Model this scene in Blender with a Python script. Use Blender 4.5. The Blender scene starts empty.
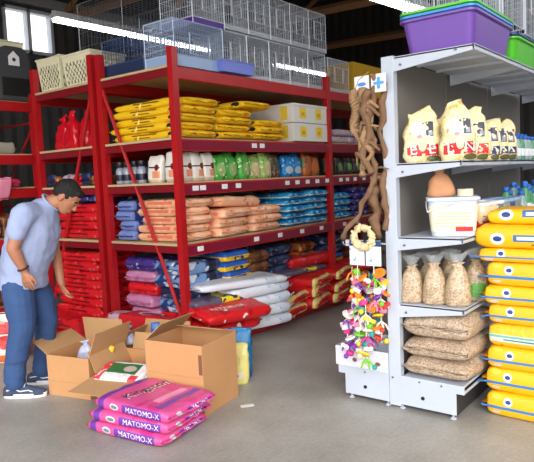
import bpy, bmesh, math, random
from mathutils import Vector, Matrix, noise, Euler
from mathutils.bvhtree import BVHTree
SC = bpy.context.scene
COL = SC.collection
R = math.radians
PI = math.pi

# ------------------------------------------------------------------ basics
def lin(c):
    out = []
    for v in c[:3]:
        v = v/255.0
        out.append(v/12.92 if v <= .04045 else ((v+.055)/1.055)**2.4)
    return (*out, 1)

def link(o, parent=None):
    COL.objects.link(o)
    if parent: o.parent = parent
    return o

def empty(name, loc=(0, 0, 0), rz=0.0):
    o = bpy.data.objects.new(name, None); o.empty_display_size = .1
    o.location = loc; o.rotation_euler = (0, 0, rz)
    return link(o)

def tag(o, label=None, cat=None, group=None, kind=None):
    if label: o['label'] = label
    if cat: o['category'] = cat
    if group: o['group'] = group
    if kind: o['kind'] = kind
    return o

def copy_tree(o, parent=None):
    c = o.copy(); COL.objects.link(c)
    if parent: c.parent = parent
    for ch in list(o.children): copy_tree(ch, c)
    return c

class MB:
    def __init__(s): s.v = []; s.f = []; s.m = []
    def add(s, vs, fs, mi=0, M=None):
        b = len(s.v)
        s.v += [tuple(M @ Vector(p)) if M else tuple(p) for p in vs]
        for f in fs: s.f.append([b+i for i in f]); s.m.append(mi)
    def box(s, x0, x1, y0, y1, z0, z1, mi=0, M=None):
        vs = [(x, y, z) for z in (z0, z1) for y in (y0, y1) for x in (x0, x1)]
        s.add(vs, [(0,2,3,1),(4,5,7,6),(0,1,5,4),(2,6,7,3),(0,4,6,2),(1,3,7,5)], mi, M)
    def tube(s, pts, r, n=8, mi=0, cap=True, M=None):
        pts = [Vector(p) for p in pts]
        rs = r if isinstance(r, (list, tuple)) else [r]*len(pts)
        vs = []; fs = []
        up = None
        for i, p in enumerate(pts):
            t = (pts[min(i+1, len(pts)-1)] - pts[max(i-1, 0)])
            t = t.normalized() if t.length > 1e-9 else Vector((0, 0, 1))
            if up is None:
                a = Vector((0, 0, 1)) if abs(t.z) < .9 else Vector((1, 0, 0))
                up = t.cross(a).normalized()
            up = (up - t*up.dot(t)).normalized()
            w = t.cross(up)
            for k in range(n):
                an = 2*PI*k/n
                vs.append(p + (up*math.cos(an) + w*math.sin(an))*rs[i])
        for i in range(len(pts)-1):
            for k in range(n):
                a = i*n+k; b = i*n+(k+1) % n
                fs.append((a, b, b+n, a+n))
        if cap:
            fs.append(tuple(range(n-1, -1, -1))); fs.append(tuple(range((len(pts)-1)*n, len(pts)*n)))
        s.add(vs, fs, mi, M)
    def lathe(s, prof, n=20, c=(0, 0, 0), mi=0, M=None, sx=1, sy=1):
        vs = []; fs = []
        for (r, z) in prof:
            for k in range(n):
                a = 2*PI*k/n
                vs.append((c[0]+r*math.cos(a)*sx, c[1]+r*math.sin(a)*sy, c[2]+z))
        for i in range(len(prof)-1):
            for k in range(n):
                a = i*n+k; b = i*n+(k+1) % n
                fs.append((a, b, b+n, a+n))
        fs.append(tuple(range(n-1, -1, -1))); fs.append(tuple(range((len(prof)-1)*n, len(prof)*n)))
        s.add(vs, fs, mi, M)
    def ball(s, c, r, n=10, mi=0, sc=(1, 1, 1)):
        prof = [(max(1e-4, math.sin(PI*i/n))*r, -math.cos(PI*i/n)*r) for i in range(n+1)]
        vs = []; fs = []
        for (q, z) in prof:
            for k in range(n):
                a = 2*PI*k/n
                vs.append((c[0]+q*math.cos(a)*sc[0], c[1]+q*math.sin(a)*sc[1], c[2]+z*sc[2]))
        for i in range(n):
            for k in range(n):
                a = i*n+k; b = i*n+(k+1) % n
                fs.append((a, b, b+n, a+n))
        s.add(vs, fs, mi)
    def build(s, name, mats, parent=None, smooth=False, bevel=0):
        me = bpy.data.meshes.new(name)
        me.from_pydata(s.v, [], s.f)
        if not isinstance(mats, (list, tuple)): mats = [mats]
        for m in mats: me.materials.append(m)
        me.polygons.foreach_set('material_index', s.m)
        if smooth: me.polygons.foreach_set('use_smooth', [True]*len(s.f))
        me.validate(); me.update()
        o = link(bpy.data.objects.new(name, me), parent)
        if bevel:
            b = o.modifiers.new('bevel', 'BEVEL'); b.width = bevel; b.segments = 2; b.limit_method = 'ANGLE'
        return o

def box(name, x0, x1, y0, y1, z0, z1, m, parent=None, bevel=0):
    b = MB(); b.box(x0, x1, y0, y1, z0, z1); return b.build(name, m, parent, bevel=bevel)

def struct(o): o['kind'] = 'structure'; return o

# ------------------------------------------------------------------ materials
def newmat(name):
    m = bpy.data.materials.new(name); m.use_nodes = True
    nt = m.node_tree
    return m, nt, nt.nodes['Principled BSDF']

def setp(b, rough=.6, metal=0, coat=0, alpha=1, trans=0, emis=None, es=0, spec=.5):
    b.inputs['Roughness'].default_value = rough
    b.inputs['Metallic'].default_value = metal
    b.inputs['Coat Weight'].default_value = coat
    b.inputs['Alpha'].default_value = alpha
    b.inputs['Transmission Weight'].default_value = trans
    b.inputs['Specular IOR Level'].default_value = spec
    if emis: b.inputs['Emission Color'].default_value = emis; b.inputs['Emission Strength'].default_value = es

def mat(name, c, rough=.6, var=.12, scale=8, bump=0, bscale=30, stretch=(1, 1, 1), **k):
    """plain surface with slight natural variation from object-space noise"""
    m, nt, b = newmat(name); setp(b, rough, **k)
    c = lin(c)
    tc = nt.nodes.new('ShaderNodeTexCoord')
    mp = nt.nodes.new('ShaderNodeMapping'); mp.inputs['Scale'].default_value = stretch
    nt.links.new(tc.outputs['Object'], mp.inputs[0])
    nz = nt.nodes.new('ShaderNodeTexNoise'); nz.inputs['Scale'].default_value = scale; nz.inputs['Detail'].default_value = 4
    nt.links.new(mp.outputs[0], nz.inputs['Vector'])
    mr = nt.nodes.new('ShaderNodeMix'); mr.data_type = 'RGBA'
    mr.inputs[6].default_value = tuple(min(1, v*(1-var)) for v in c[:3])+(1,)
    mr.inputs[7].default_value = tuple(min(1, v*(1+var)) for v in c[:3])+(1,)
    nt.links.new(nz.outputs['Fac'], mr.inputs[0]); nt.links.new(mr.outputs[2], b.inputs['Base Color'])
    if bump:
        n2 = nt.nodes.new('ShaderNodeTexNoise'); n2.inputs['Scale'].default_value = bscale; n2.inputs['Detail'].default_value = 3
        nt.links.new(mp.outputs[0], n2.inputs['Vector'])
        bp = nt.nodes.new('ShaderNodeBump'); bp.inputs['Strength'].default_value = bump; bp.inputs['Distance'].default_value = .01
        nt.links.new(n2.outputs['Fac'], bp.inputs['Height']); nt.links.new(bp.outputs[0], b.inputs['Normal'])
    return m

def printed(name, base, shapes, rough=.4, bump=.3, bscale=25, coat=0):
    """base colour with printed solids in object space: ('b'|'e', centre, half size, colour) or ('n', scale, threshold, colour)"""
    m, nt, b = newmat(name); setp(b, rough, coat=coat)
    tc = nt.nodes.new('ShaderNodeTexCoord')
    col = None; base = lin(base)
    for sh in shapes:
        if sh[0] == 'n':
            nz = nt.nodes.new('ShaderNodeTexNoise'); nz.inputs['Scale'].default_value = sh[1]; nz.inputs['Detail'].default_value = 1
            nt.links.new(tc.outputs['Object'], nz.inputs['Vector'])
            g = nt.nodes.new('ShaderNodeMath'); g.operation = 'GREATER_THAN'; g.inputs[1].default_value = sh[2]
            nt.links.new(nz.outputs['Fac'], g.inputs[0]); fac = g.outputs[0]; cc = lin(sh[3])
        else:
            _, c, h, cc = sh; cc = lin(cc)
            s1 = nt.nodes.new('ShaderNodeVectorMath'); s1.operation = 'SUBTRACT'; s1.inputs[1].default_value = c
            nt.links.new(tc.outputs['Object'], s1.inputs[0])
            s2 = nt.nodes.new('ShaderNodeVectorMath'); s2.operation = 'MULTIPLY'; s2.inputs[1].default_value = [1/max(v, 1e-5) for v in h]
            nt.links.new(s1.outputs[0], s2.inputs[0])
            g = nt.nodes.new('ShaderNodeMath'); g.operation = 'LESS_THAN'; g.inputs[1].default_value = 1
            if sh[0] == 'e':
                l = nt.nodes.new('ShaderNodeVectorMath'); l.operation = 'LENGTH'
                nt.links.new(s2.outputs[0], l.inputs[0]); nt.links.new(l.outputs['Value'], g.inputs[0])
            else:
                a = nt.nodes.new('ShaderNodeVectorMath'); a.operation = 'ABSOLUTE'; nt.links.new(s2.outputs[0], a.inputs[0])
                sp = nt.nodes.new('ShaderNodeSeparateXYZ'); nt.links.new(a.outputs[0], sp.inputs[0])
                m1 = nt.nodes.new('ShaderNodeMath'); m1.operation = 'MAXIMUM'; nt.links.new(sp.outputs[0], m1.inputs[0]); nt.links.new(sp.outputs[1], m1.inputs[1])
                m2 = nt.nodes.new('ShaderNodeMath'); m2.operation = 'MAXIMUM'; nt.links.new(m1.outputs[0], m2.inputs[0]); nt.links.new(sp.outputs[2], m2.inputs[1])
                nt.links.new(m2.outputs[0], g.inputs[0])
            fac = g.outputs[0]
        mx = nt.nodes.new('ShaderNodeMix'); mx.data_type = 'RGBA'
        if col is None: mx.inputs[6].default_value = base
        else: nt.links.new(col, mx.inputs[6])
        mx.inputs[7].default_value = cc
        nt.links.new(fac, mx.inputs[0]); col = mx.outputs[2]
    if col is None: b.inputs['Base Color'].default_value = base
    else: nt.links.new(col, b.inputs['Base Color'])
    if bump:
        n2 = nt.nodes.new('ShaderNodeTexNoise'); n2.inputs['Scale'].default_value = bscale; n2.inputs['Detail'].default_value = 3
        nt.links.new(tc.outputs['Object'], n2.inputs['Vector'])
        bp = nt.nodes.new('ShaderNodeBump'); bp.inputs['Strength'].default_value = bump; bp.inputs['Distance'].default_value = .02
        nt.links.new(n2.outputs['Fac'], bp.inputs['Height']); nt.links.new(bp.outputs[0], b.inputs['Normal'])
    return m

def kibble(name, c1, c2, c3, scale=70, rough=.35, coat=.5, extra=()):
    m, nt, b = newmat(name); setp(b, rough, coat=coat)
    tc = nt.nodes.new('ShaderNodeTexCoord')
    vo = nt.nodes.new('ShaderNodeTexVoronoi'); vo.inputs['Scale'].default_value = scale
    nt.links.new(tc.outputs['Object'], vo.inputs['Vector'])
    sp = nt.nodes.new('ShaderNodeSeparateColor'); nt.links.new(vo.outputs['Color'], sp.inputs[0])
    cr = nt.nodes.new('ShaderNodeValToRGB'); e = cr.color_ramp.elements
    e[0].color = lin(c1); e[0].position = .0; e[1].color = lin(c3); e[1].position = 1
    q = e.new(.5); q.color = lin(c2)
    nt.links.new(sp.outputs[0], cr.inputs[0])
    col = cr.outputs[0]
    for (c, h, cc) in extra:
        s1 = nt.nodes.new('ShaderNodeVectorMath'); s1.operation = 'SUBTRACT'; s1.inputs[1].default_value = c
        nt.links.new(tc.outputs['Object'], s1.inputs[0])
        s2 = nt.nodes.new('ShaderNodeVectorMath'); s2.operation = 'MULTIPLY'; s2.inputs[1].default_value = [1/v for v in h]
        nt.links.new(s1.outputs[0], s2.inputs[0])
        l = nt.nodes.new('ShaderNodeVectorMath'); l.operation = 'LENGTH'; nt.links.new(s2.outputs[0], l.inputs[0])
        g = nt.nodes.new('ShaderNodeMath'); g.operation = 'LESS_THAN'; g.inputs[1].default_value = 1
        nt.links.new(l.outputs['Value'], g.inputs[0])
        mx = nt.nodes.new('ShaderNodeMix'); mx.data_type = 'RGBA'; nt.links.new(col, mx.inputs[6]); mx.inputs[7].default_value = lin(cc)
        nt.links.new(g.outputs[0], mx.inputs[0]); col = mx.outputs[2]
    nt.links.new(col, b.inputs['Base Color'])
    bp = nt.nodes.new('ShaderNodeBump'); bp.inputs['Strength'].default_value = .5; bp.inputs['Distance'].default_value = .006
    nt.links.new(vo.outputs['Distance'], bp.inputs['Height']); nt.links.new(bp.outputs[0], b.inputs['Normal'])
    return m

RED = mat('red_paint', (174, 20, 26), .38, var=.15, scale=5)
DECK = mat('plywood', (196, 170, 130), .7, var=.2, scale=6, stretch=(1, 12, 12))
RAIL = mat('maroon_price_rail', (128, 20, 48), .35, var=.1)
RAIL2 = mat('dark_red_paint', (128, 18, 30), .4, var=.1)
TAGW = mat('white_tag', (235, 235, 238), .5, var=.03)
WHITEM = mat('white_powder_coat', (192, 199, 212), .4, var=.05)
GREYP = mat('grey_panel', (132, 126, 120), .45, var=.08)
CARD = mat('cardboard', (198, 146, 98), .85, var=.1, scale=5, bump=.1, bscale=60)
CARDIN = mat('cardboard_inner', (188, 146, 102), .9, var=.08)
TAPE = mat('packing_tape', (180, 138, 92), .3, var=.05)
WIREW = mat('white_wire', (205, 212, 222), .35, var=.02)
WIREG = mat('grey_wire', (120, 125, 135), .4, metal=.3, var=.02)
WIREB = mat('dark_blue_wire', (60, 80, 125), .5, var=.05)
BLACK = mat('black_plastic', (22, 22, 24), .5, var=.05)
CLEAR = mat('clear_film', (205, 210, 212), .12, var=.02, alpha=.28)
CLEAR2 = mat('clear_plastic', (225, 232, 240), .12, var=.02, alpha=.5)

# ------------------------------------------------------------------ bags
CACHE = {}
def pillow_mesh(name, L, W, T, m, seed=0, nx=22, ny=16, rough=1.0, crimp=.022, tuck=.05, p=9, sag=0, q_=.22):
    """a filled sack lying flat: base at z=0, long side along x"""
    vs = []; fs = []; mi = []
    rnd = random.Random(seed); off = Vector((rnd.uniform(-50, 50), rnd.uniform(-50, 50), rnd.uniform(-50, 50)))
    def S(i, j, top):
        u = math.sin(PI/2*(2*i/nx-1)); v = math.sin(PI/2*(2*j/ny-1))
        hx = max(0, 1-abs(u)**p); hy = max(0, 1-abs(v)**p)
        h = (hx*hy)**q_
        # corners pull in, ends narrow a little
        wy = 1 - tuck*abs(u)**6; wx = 1 - tuck*.5*abs(v)**6
        x = u*L/2*wx; y = v*W/2*wy
        q = Vector((x, y, 0))
        big = noise.noise(q*4+off); fine = noise.noise(Vector((x*14, y*14, 3 if top else 9))+off)
        fold = noise.noise(Vector((x*5, y*22, 5))+off)*(abs(u)**3)
        d = (T*.10*big + T*.07*fine + T*.12*fold)*rough*h
        if top: z = T*.5 + T*.5*h + d*(h) - sag*T*u*u*.4
        else: z = T*.5 - T*.5*h
        x += .006*rough*noise.noise(Vector((y*12, z*20, 1))+off); y += .006*rough*noise.noise(Vector((x*12, z*20, 7))+off)
        return (x, y, z)
    idx = {}
    for top in (0, 1):
        for i in range(nx+1):
            for j in range(ny+1):
                rim = i in (0, nx) or j in (0, ny)
                k = (i, j, 0 if rim else top)
                if k not in idx: idx[k] = len(vs); vs.append(S(i, j, top))
    g = lambda i, j, t: idx[(i, j, 0 if (i in (0, nx) or j in (0, ny)) else t)]
    for i in range(nx):
        for j in range(ny):
            fs.append((g(i,j,1), g(i+1,j,1), g(i+1,j+1,1), g(i,j+1,1)))
            fs.append((g(i,j,0), g(i,j+1,0), g(i+1,j+1,0), g(i+1,j,0)))
    # crimped end strips
    if crimp:
        for sgn, i0 in ((-1, 0), (1, nx)):
            prev = None
            for j in range(ny+1):
                a = Vector(vs[g(i0, j, 1)])
                wob = .35*crimp*noise.noise(Vector((a.y*18, 1, 2))+off)*rough*2
                b1 = a + Vector((sgn*crimp, 0, wob)); t = Vector((0, 0, .002))
                ids = []
                for q in (a+t, b1+t, b1-t, a-t): ids.append(len(vs)); vs.append(tuple(q))
                if prev:
                    for k in range(4):
                        k2 = (k+1) % 4
                        fs.append((prev[k], ids[k], ids[k2], prev[k2]) if sgn < 0 else (prev[k2], ids[k2], ids[k], prev[k]))
                prev = ids
    me = bpy.data.meshes.new(name); me.from_pydata(vs, [], fs); me.materials.append(m)
    me.polygons.foreach_set('use_smooth', [True]*len(fs)); me.update()
    return me

def sack(name, L, W, T, m, loc, rz=0, seed=0, label='', cat='bag', group=None, tilt=(0, 0), var=3, **k):
    key = (name, L, W, T, m.name, seed % var, tuple(sorted(k.items())))
    if key not in CACHE: CACHE[key] = pillow_mesh(name, L, W, T, m, seed=seed % var, **k)
    o = link(bpy.data.objects.new(name, CACHE[key]))
    o.location = loc; o.rotation_euler = (tilt[0], tilt[1], rz)
    return tag(o, label, cat, group)

ORD = ['bottom', 'second from bottom', 'third from bottom', 'fourth from bottom', 'fifth from bottom', 'sixth from bottom', 'seventh from bottom', 'eighth from bottom', 'ninth from bottom', 'tenth from bottom']
def word(i, n):
    if n == 1: return 'only one'
    return 'topmost' if i == n-1 else ORD[i]

def pile(n, x, y, z, T, L, W, m, rz, name, what, where, group, seed=0, jit=.022, jr=.07, shiftx=0, cat='feed bag', **k):
    rnd = random.Random(seed*7+3); out = []
    for i in range(n):
        mm = m[i % len(m)] if isinstance(m, list) else m
        w = what[i % len(what)] if isinstance(what, list) else what
        out.append(sack(name, L, W, T*1.0, mm, (x+rnd.uniform(-jit, jit), y+rnd.uniform(-jit, jit)+shiftx*i, z+i*T*.97),
             rz+rnd.uniform(-jr, jr), seed+i, '%s, %s %s' % (w, word(i, n), where), cat, group, **k))
    return out

def pouch_mesh(name, W, D, H, m, seed=0, neck=None, n=28, nz=18, rough=1.0, topw=.92, lean=0):
    """a filled bag standing up: width along x, depth along y"""
    rnd = random.Random(seed); off = Vector((rnd.uniform(-50, 50),)*3)
    vs = []; fs = []
    for i in range(nz+1):
        t = i/nz
        if neck is None:
            w = W/2*(1-(1-topw)*t**2)*(1-.06*(1-min(1, t*6))**2); d = D/2*(1-t**3.2)**.8 + .003
            if t < .06: d *= .9; w *= .96
        else:
            if t < neck:
                q = t/neck; f = (1-q**2.4)**.6
                w = W/2*(.16+.84*f)*(.9 if t < .04 else 1); d = D/2*(.2+.8*f)*(.9 if t < .04 else 1)
            else:
                q = (t-neck)/(1-neck); w = W/2*(.16+.45*q); d = D/2*(.2+.1*q)
        for k in range(n):
            a = 2*PI*k/n; ca, sa = math.cos(a), math.sin(a)
            e = .55 if neck is None else .75
            x = w*math.copysign(abs(ca)**e, ca); y = d*math.copysign(abs(sa)**e, sa)
            q = Vector((x*9, y*9, t*H*9))+off
            a1 = (.012*noise.noise(q) + .006*noise.noise(q*2.6))*rough*min(1, t*8)*(W/.2)*(1+1.6*max(0, t-.6))
            x += a1*ca + lean*t*t; y += a1*sa
            vs.append((x, y, t*H + .05*(H/.33)*rough*.5*noise.noise(Vector((x*14, 1, 2))+off)*max(0, t-.65)/.35))
    for i in range(nz):
        for k in range(n):
            a = i*n+k; b = i*n+(k+1) % n; fs.append((a, b, b+n, a+n))
    fs.append(tuple(range(n-1, -1, -1))); fs.append(tuple(range(nz*n, nz*n+n)))
    me = bpy.data.meshes.new(name); me.from_pydata(vs, [], fs); me.materials.append(m)
    me.polygons.foreach_set('use_smooth', [True]*len(fs)); me.update()
    return me

def pouch(name, W, D, H, m, loc, rz=0, seed=0, label='', cat='pouch', group=None, tilt=(0, 0), **k):
    key = ('p', name, W, D, H, m.name, seed % 3, tuple(sorted(k.items())))
    if key not in CACHE: CACHE[key] = pouch_mesh(name, W, D, H, m, seed=seed % 3, **k)
    o = link(bpy.data.objects.new(name, CACHE[key])); o.location = loc; o.rotation_euler = (tilt[0], tilt[1], rz)
    return tag(o, label, cat, group)

def text_geo(s, size):
    cu = bpy.data.curves.new('lettering', 'FONT'); cu.body = s; cu.size = size; cu.align_x = 'CENTER'; cu.align_y = 'CENTER'
    cu.resolution_u = 2
    o = bpy.data.objects.new('lettering', cu); COL.objects.link(o)
    dg = bpy.context.evaluated_depsgraph_get(); me = bpy.data.meshes.new_from_object(o.evaluated_get(dg))
    bpy.data.objects.remove(o)
    v = [tuple(q.co) for q in me.vertices]; f = [tuple(p.vertices) for p in me.polygons]
    bpy.data.meshes.remove(me); return v, f

def lettering(host, s, size, org, ex, ey, m, push=.0025, bold=1.0, name='lettering'):
    """letters printed on host: cast each letter point on to the host's surface (host local space)"""
    v, f = text_geo(s, size)
    me = host.data
    tree = BVHTree.FromPolygons([q.co.copy() for q in me.vertices], [tuple(p.vertices) for p in me.polygons])
    ex = Vector(ex); ey = Vector(ey); nrm = ex.cross(ey).normalized(); org = Vector(org)
    out = []
    for (a, b, _) in v:
        p = org + ex*a*bold + ey*b + nrm*.5
        h, hn, i, d = tree.ray_cast(p, -nrm)
        out.append(tuple((h + nrm*push) if h else org + ex*a*bold + ey*b))
    b = MB(); b.add(out, f); return b.build(name, m, host)

# ------------------------------------------------------------------ camera
H = 1.5
def camera(az=38.1, pitch=5.05, roll=2.55, f=600):
    a, p, t = R(az), R(pitch), R(roll)
    fw = Vector((math.cos(a)*math.cos(p), math.sin(a)*math.cos(p), -math.sin(p)))
    r0 = Vector((math.sin(a), -math.cos(a), 0)); u0 = r0.cross(fw)
    r = r0*math.cos(t) - u0*math.sin(t); u = r0*math.sin(t) + u0*math.cos(t)
    cd = bpy.data.cameras.new('camera'); cd.sensor_width = 36; cd.sensor_fit = 'HORIZONTAL'; cd.lens = f*36/534
    cd.clip_start = .05; cd.clip_end = 100
    o = bpy.data.objects.new('camera', cd); COL.objects.link(o)
    M = Matrix((r, u, -fw)).transposed().to_4x4(); M.translation = (0, 0, H)
    o.matrix_world = M; SC.camera = o
camera()

# ------------------------------------------------------------------ building
def floor_mat():
    m, nt, b = newmat('polished_concrete'); setp(b, .42)
    tc = nt.nodes.new('ShaderNodeTexCoord')
    cols = []
    n1 = nt.nodes.new('ShaderNodeTexNoise'); n1.inputs['Scale'].default_value = 1.1; n1.inputs['Detail'].default_value = 8; n1.inputs['Roughness'].default_value = .65
    nt.links.new(tc.outputs['Object'], n1.inputs['Vector'])
    cr = nt.nodes.new('ShaderNodeValToRGB'); e = cr.color_ramp.elements
    e[0].position = .32; e[0].color = lin((146, 142, 135)); e[1].position = .7; e[1].color = lin((186, 182, 174))
    nt.links.new(n1.outputs['Fac'], cr.inputs[0])
    n2 = nt.nodes.new('ShaderNodeTexNoise'); n2.inputs['Scale'].default_value = 45; n2.inputs['Detail'].default_value = 3
    nt.links.new(tc.outputs['Object'], n2.inputs['Vector'])
    mx = nt.nodes.new('ShaderNodeMix'); mx.data_type = 'RGBA'; mx.blend_type = 'OVERLAY'; mx.inputs[0].default_value = .25
    nt.links.new(cr.outputs[0], mx.inputs[6]); nt.links.new(n2.outputs['Fac'], mx.inputs[7])
    nt.links.new(mx.outputs[2], b.inputs['Base Color'])
    mr = nt.nodes.new('ShaderNodeMapRange'); mr.inputs[3].default_value = .3; mr.inputs[4].default_value = .6
    nt.links.new(n1.outputs['Fac'], mr.inputs[0]); nt.links.new(mr.outputs[0], b.inputs['Roughness'])
    return m
FLOOR = floor_mat()
struct(box('floor', -6, 14, -6, 9.2, -.1, 0, FLOOR))
DARKW = mat('dark_corrugated_sheet', (62, 60, 58), .7, var=.2, scale=3)
ROOF = mat('dark_roof_sheet', (84, 66, 54), .8, var=.3, scale=2)
WOOD = mat('roof_timber', (150, 108, 70), .75, var=.25, scale=4, stretch=(1, 6, 6))
WOODL = mat('light_timber', (196, 160, 118), .7, var=.2, scale=4)
def corrugated(name, axis, pos, a0, a1, z0, z1, m, step=.12):
    b = MB(); n = int((a1-a0)/step)
    vs = []; 
    for i in range(n+1):
        a = a0+(a1-a0)*i/n; d = pos + (.025 if i % 2 else 0)
        for z in (z0, z1): vs.append((a, d, z) if axis == 'y' else (d, a, z))
    for i in range(n+1):
        a = a0+(a1-a0)*i/n; d = pos + .12
        for z in (z0, z1): vs.append((a, d, z) if axis == 'y' else (d, a, z))
    o = 2*(n+1); fs = []
    for i in range(n):
        fs.append((2*i, 2*i+2, 2*i+3, 2*i+1)); fs.append((o+2*i, o+2*i+1, o+2*i+3, o+2*i+2))
        fs.append((2*i+1, 2*i+3, o+2*i+3, o+2*i+1)); fs.append((2*i, o+2*i, o+2*i+2, 2*i+2))
    fs.append((0, 1, o+1, o)); fs.append((2*n, o+2*n, o+2*n+1, 2*n+1))
    b.add(vs, fs); return struct(b.build(name, m))
# back wall in pieces round the window x 5.12..5.92, z 3.3..4.34
WX0, WX1, WZ0, WZ1 = 5.08, 5.95, 3.66, 4.36
b = MB()
def corr(b, x0, x1, z0, z1):
    n = max(2, int((x1-x0)/.1)//2*2); vs = []; fs = []
    for i in range(n+1):
        x = x0+(x1-x0)*i/n; y = 9.0 + (.03 if i % 2 else 0)
        vs += [(x, y, z0), (x, y, z1), (x, 9.15, z0), (x, 9.15, z1)]
    for i in range(n):
        a = 4*i; c = a+4
        fs += [(a, c, c+1, a+1), (a+2, a+3, c+3, c+2), (a+1, c+1, c+3, a+3), (a, a+2, c+2, c)]
    fs += [(0, 1, 3, 2), (4*n, 4*n+2, 4*n+3, 4*n+1)]
    b.add(vs, fs)
corr(b, -1, WX0, 0, 6.4); corr(b, WX1, 14, 0, 6.4); corr(b, WX0, WX1, 0, WZ0); corr(b, WX0, WX1, WZ1, 6.4)
struct(b.build('wall_back', DARKW))
corrugated('wall_right', 'x', 13.9, -2, 9.1, 0, 6.4, DARKW)
corrugated('wall_light_blocker', 'y', -2.6, 2.4, 13.9, 0, 4.1, DARKW)  # unseen wall, added to block light from this side and darken the right aisle
corrugated('wall_left', 'x', -1.1, 5.2, 9.1, 0, 6.4, DARKW)
w = struct(empty('window_1', (WX0, 9.0, WZ0)))
WFR = mat('window_frame', (200, 206, 214), .5, var=.03)
b = MB(); ww, wh = WX1-WX0, WZ1-WZ0
for (x0, x1, z0, z1) in ((0, ww, 0, .05), (0, ww, wh-.05, wh), (0, .05, 0, wh), (ww-.05, ww, 0, wh), (ww*.5-.03, ww*.5+.03, 0, wh)):
    b.box(x0, x1, -.03, .1, z0, z1)
b.build('window_frame', WFR, w)
GLASS = mat('window_glass', (240, 248, 255), .02, var=0, alpha=.12)
b = MB(); b.box(.05, ww*.5-.03, .03, .036, .05, wh-.05); b.build('pane', GLASS, w)
b = MB(); b.box(ww*.5+.03, ww-.05, .03, .036, .05, wh-.05); b.build('pane', GLASS, w)
# roof: shallow slope, daylight side (front) open
b = MB()
vs = []; fs = []; n = 120
for i in range(n+1):
    x = -1.2+15.2*i/n; d = .03 if i % 2 else 0
    vs += [(x, -1.0, 4.2+d), (x, 9.1, 6.2+d), (x, -1.0, 4.3), (x, 9.1, 6.3)]
for i in range(n):
    a = 4*i; c = a+4
    fs += [(a, a+1, c+1, c), (a+2, c+2, c+3, a+3), (a, c, c+2, a+2), (a+1, a+3, c+3, c+1)]
fs += [(0, 2, 3, 1), (4*n, 4*n+1, 4*n+3, 4*n+2)]
b.add(vs, fs); struct(b.build('ceiling', ROOF))
# timber rafters and trusses
k = 1
def timber(p, q, s=.05, m=WOOD):
    global k
    b = MB(); b.tube([p, q], s*1.3, n=4, M=None); struct(b.build('trim_%d' % k, m)); k += 1
zr = lambda y: 4.2+(y+1)*2/10.1
for x in (1.0, 3.6, 6.2, 8.8, 11.4):
    timber((x, -1, zr(-1)-.1), (x, 9, zr(9)-.1), .07)
    timber((x, 0.5, 4.1), (x, 9, 4.35), .06)
    timber((x, 4.5, 4.2), (x, 6.6, zr(6.6)-.15), .045); timber((x, 9, 4.4), (x, 6.8, zr(6.8)-.15), .045)
for y in (1, 3, 5, 7): timber((-1, y, zr(y)-.04), (13.8, y, zr(y)-.04), .035)
timber((6.4, 7.6, 3.2), (7.9, 7.6, 5.0), .05, WOODL)
b = MB(); b.box(4.0, 8.2, 8.9, 9.0, 4.42, 4.56); struct(b.build('trim_%d' % k, mat('grey_conduit', (150, 152, 150), .5))); k += 1

# ------------------------------------------------------------------ lamps that hang in the shop
TUBE = mat('lit_tube', (255, 255, 255), .5, var=0, emis=(1, .97, 1, 1), es=9)
HOUS = mat('lamp_housing', (190, 192, 196), .5, var=.03)
def strip(p, q, label, w=.07):
    p = Vector(p); q = Vector(q); mid = (p+q)/2; L = (q-p).length
    e = empty('strip_light', mid, math.atan2(q.y-p.y, q.x-p.x)); tag(e, label, 'light')
    b = MB(); b.box(-L/2, L/2, -w, w, 0, .05); b.box(-L/2, L/2, -.03, .03, .05, .08); b.build('lamp_housing', HOUS, e)
    for s in (-1, 1):
        b = MB(); b.tube([(-L/2+.02, s*.035, -.02), (L/2-.02, s*.035, -.02)], .019, n=10); b.build('tube', TUBE, e, smooth=True)
    b = MB()
    for s in (-1, 1): b.tube([(s*L*.4, 0, .08), (s*L*.4, 0, zr(mid.y)-mid.z-.06)], .004, n=5)
    b.build('hanger', BLACK, e)
    return e
strip((4.12, 6.2, 3.45), (6.72, 6.2, 3.42), 'long lit fluorescent strip light hanging above the red racks beside the window')
strip((8.3, 6.2, 3.42), (10.2, 6.2, 3.42), 'lit fluorescent strip light seen through the wire cages on the rack top')
strip((4.3, 2.52, 3.02), (5.62, 2.38, 3.02), 'lit fluorescent strip light above the white shelving and purple basins')

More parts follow.
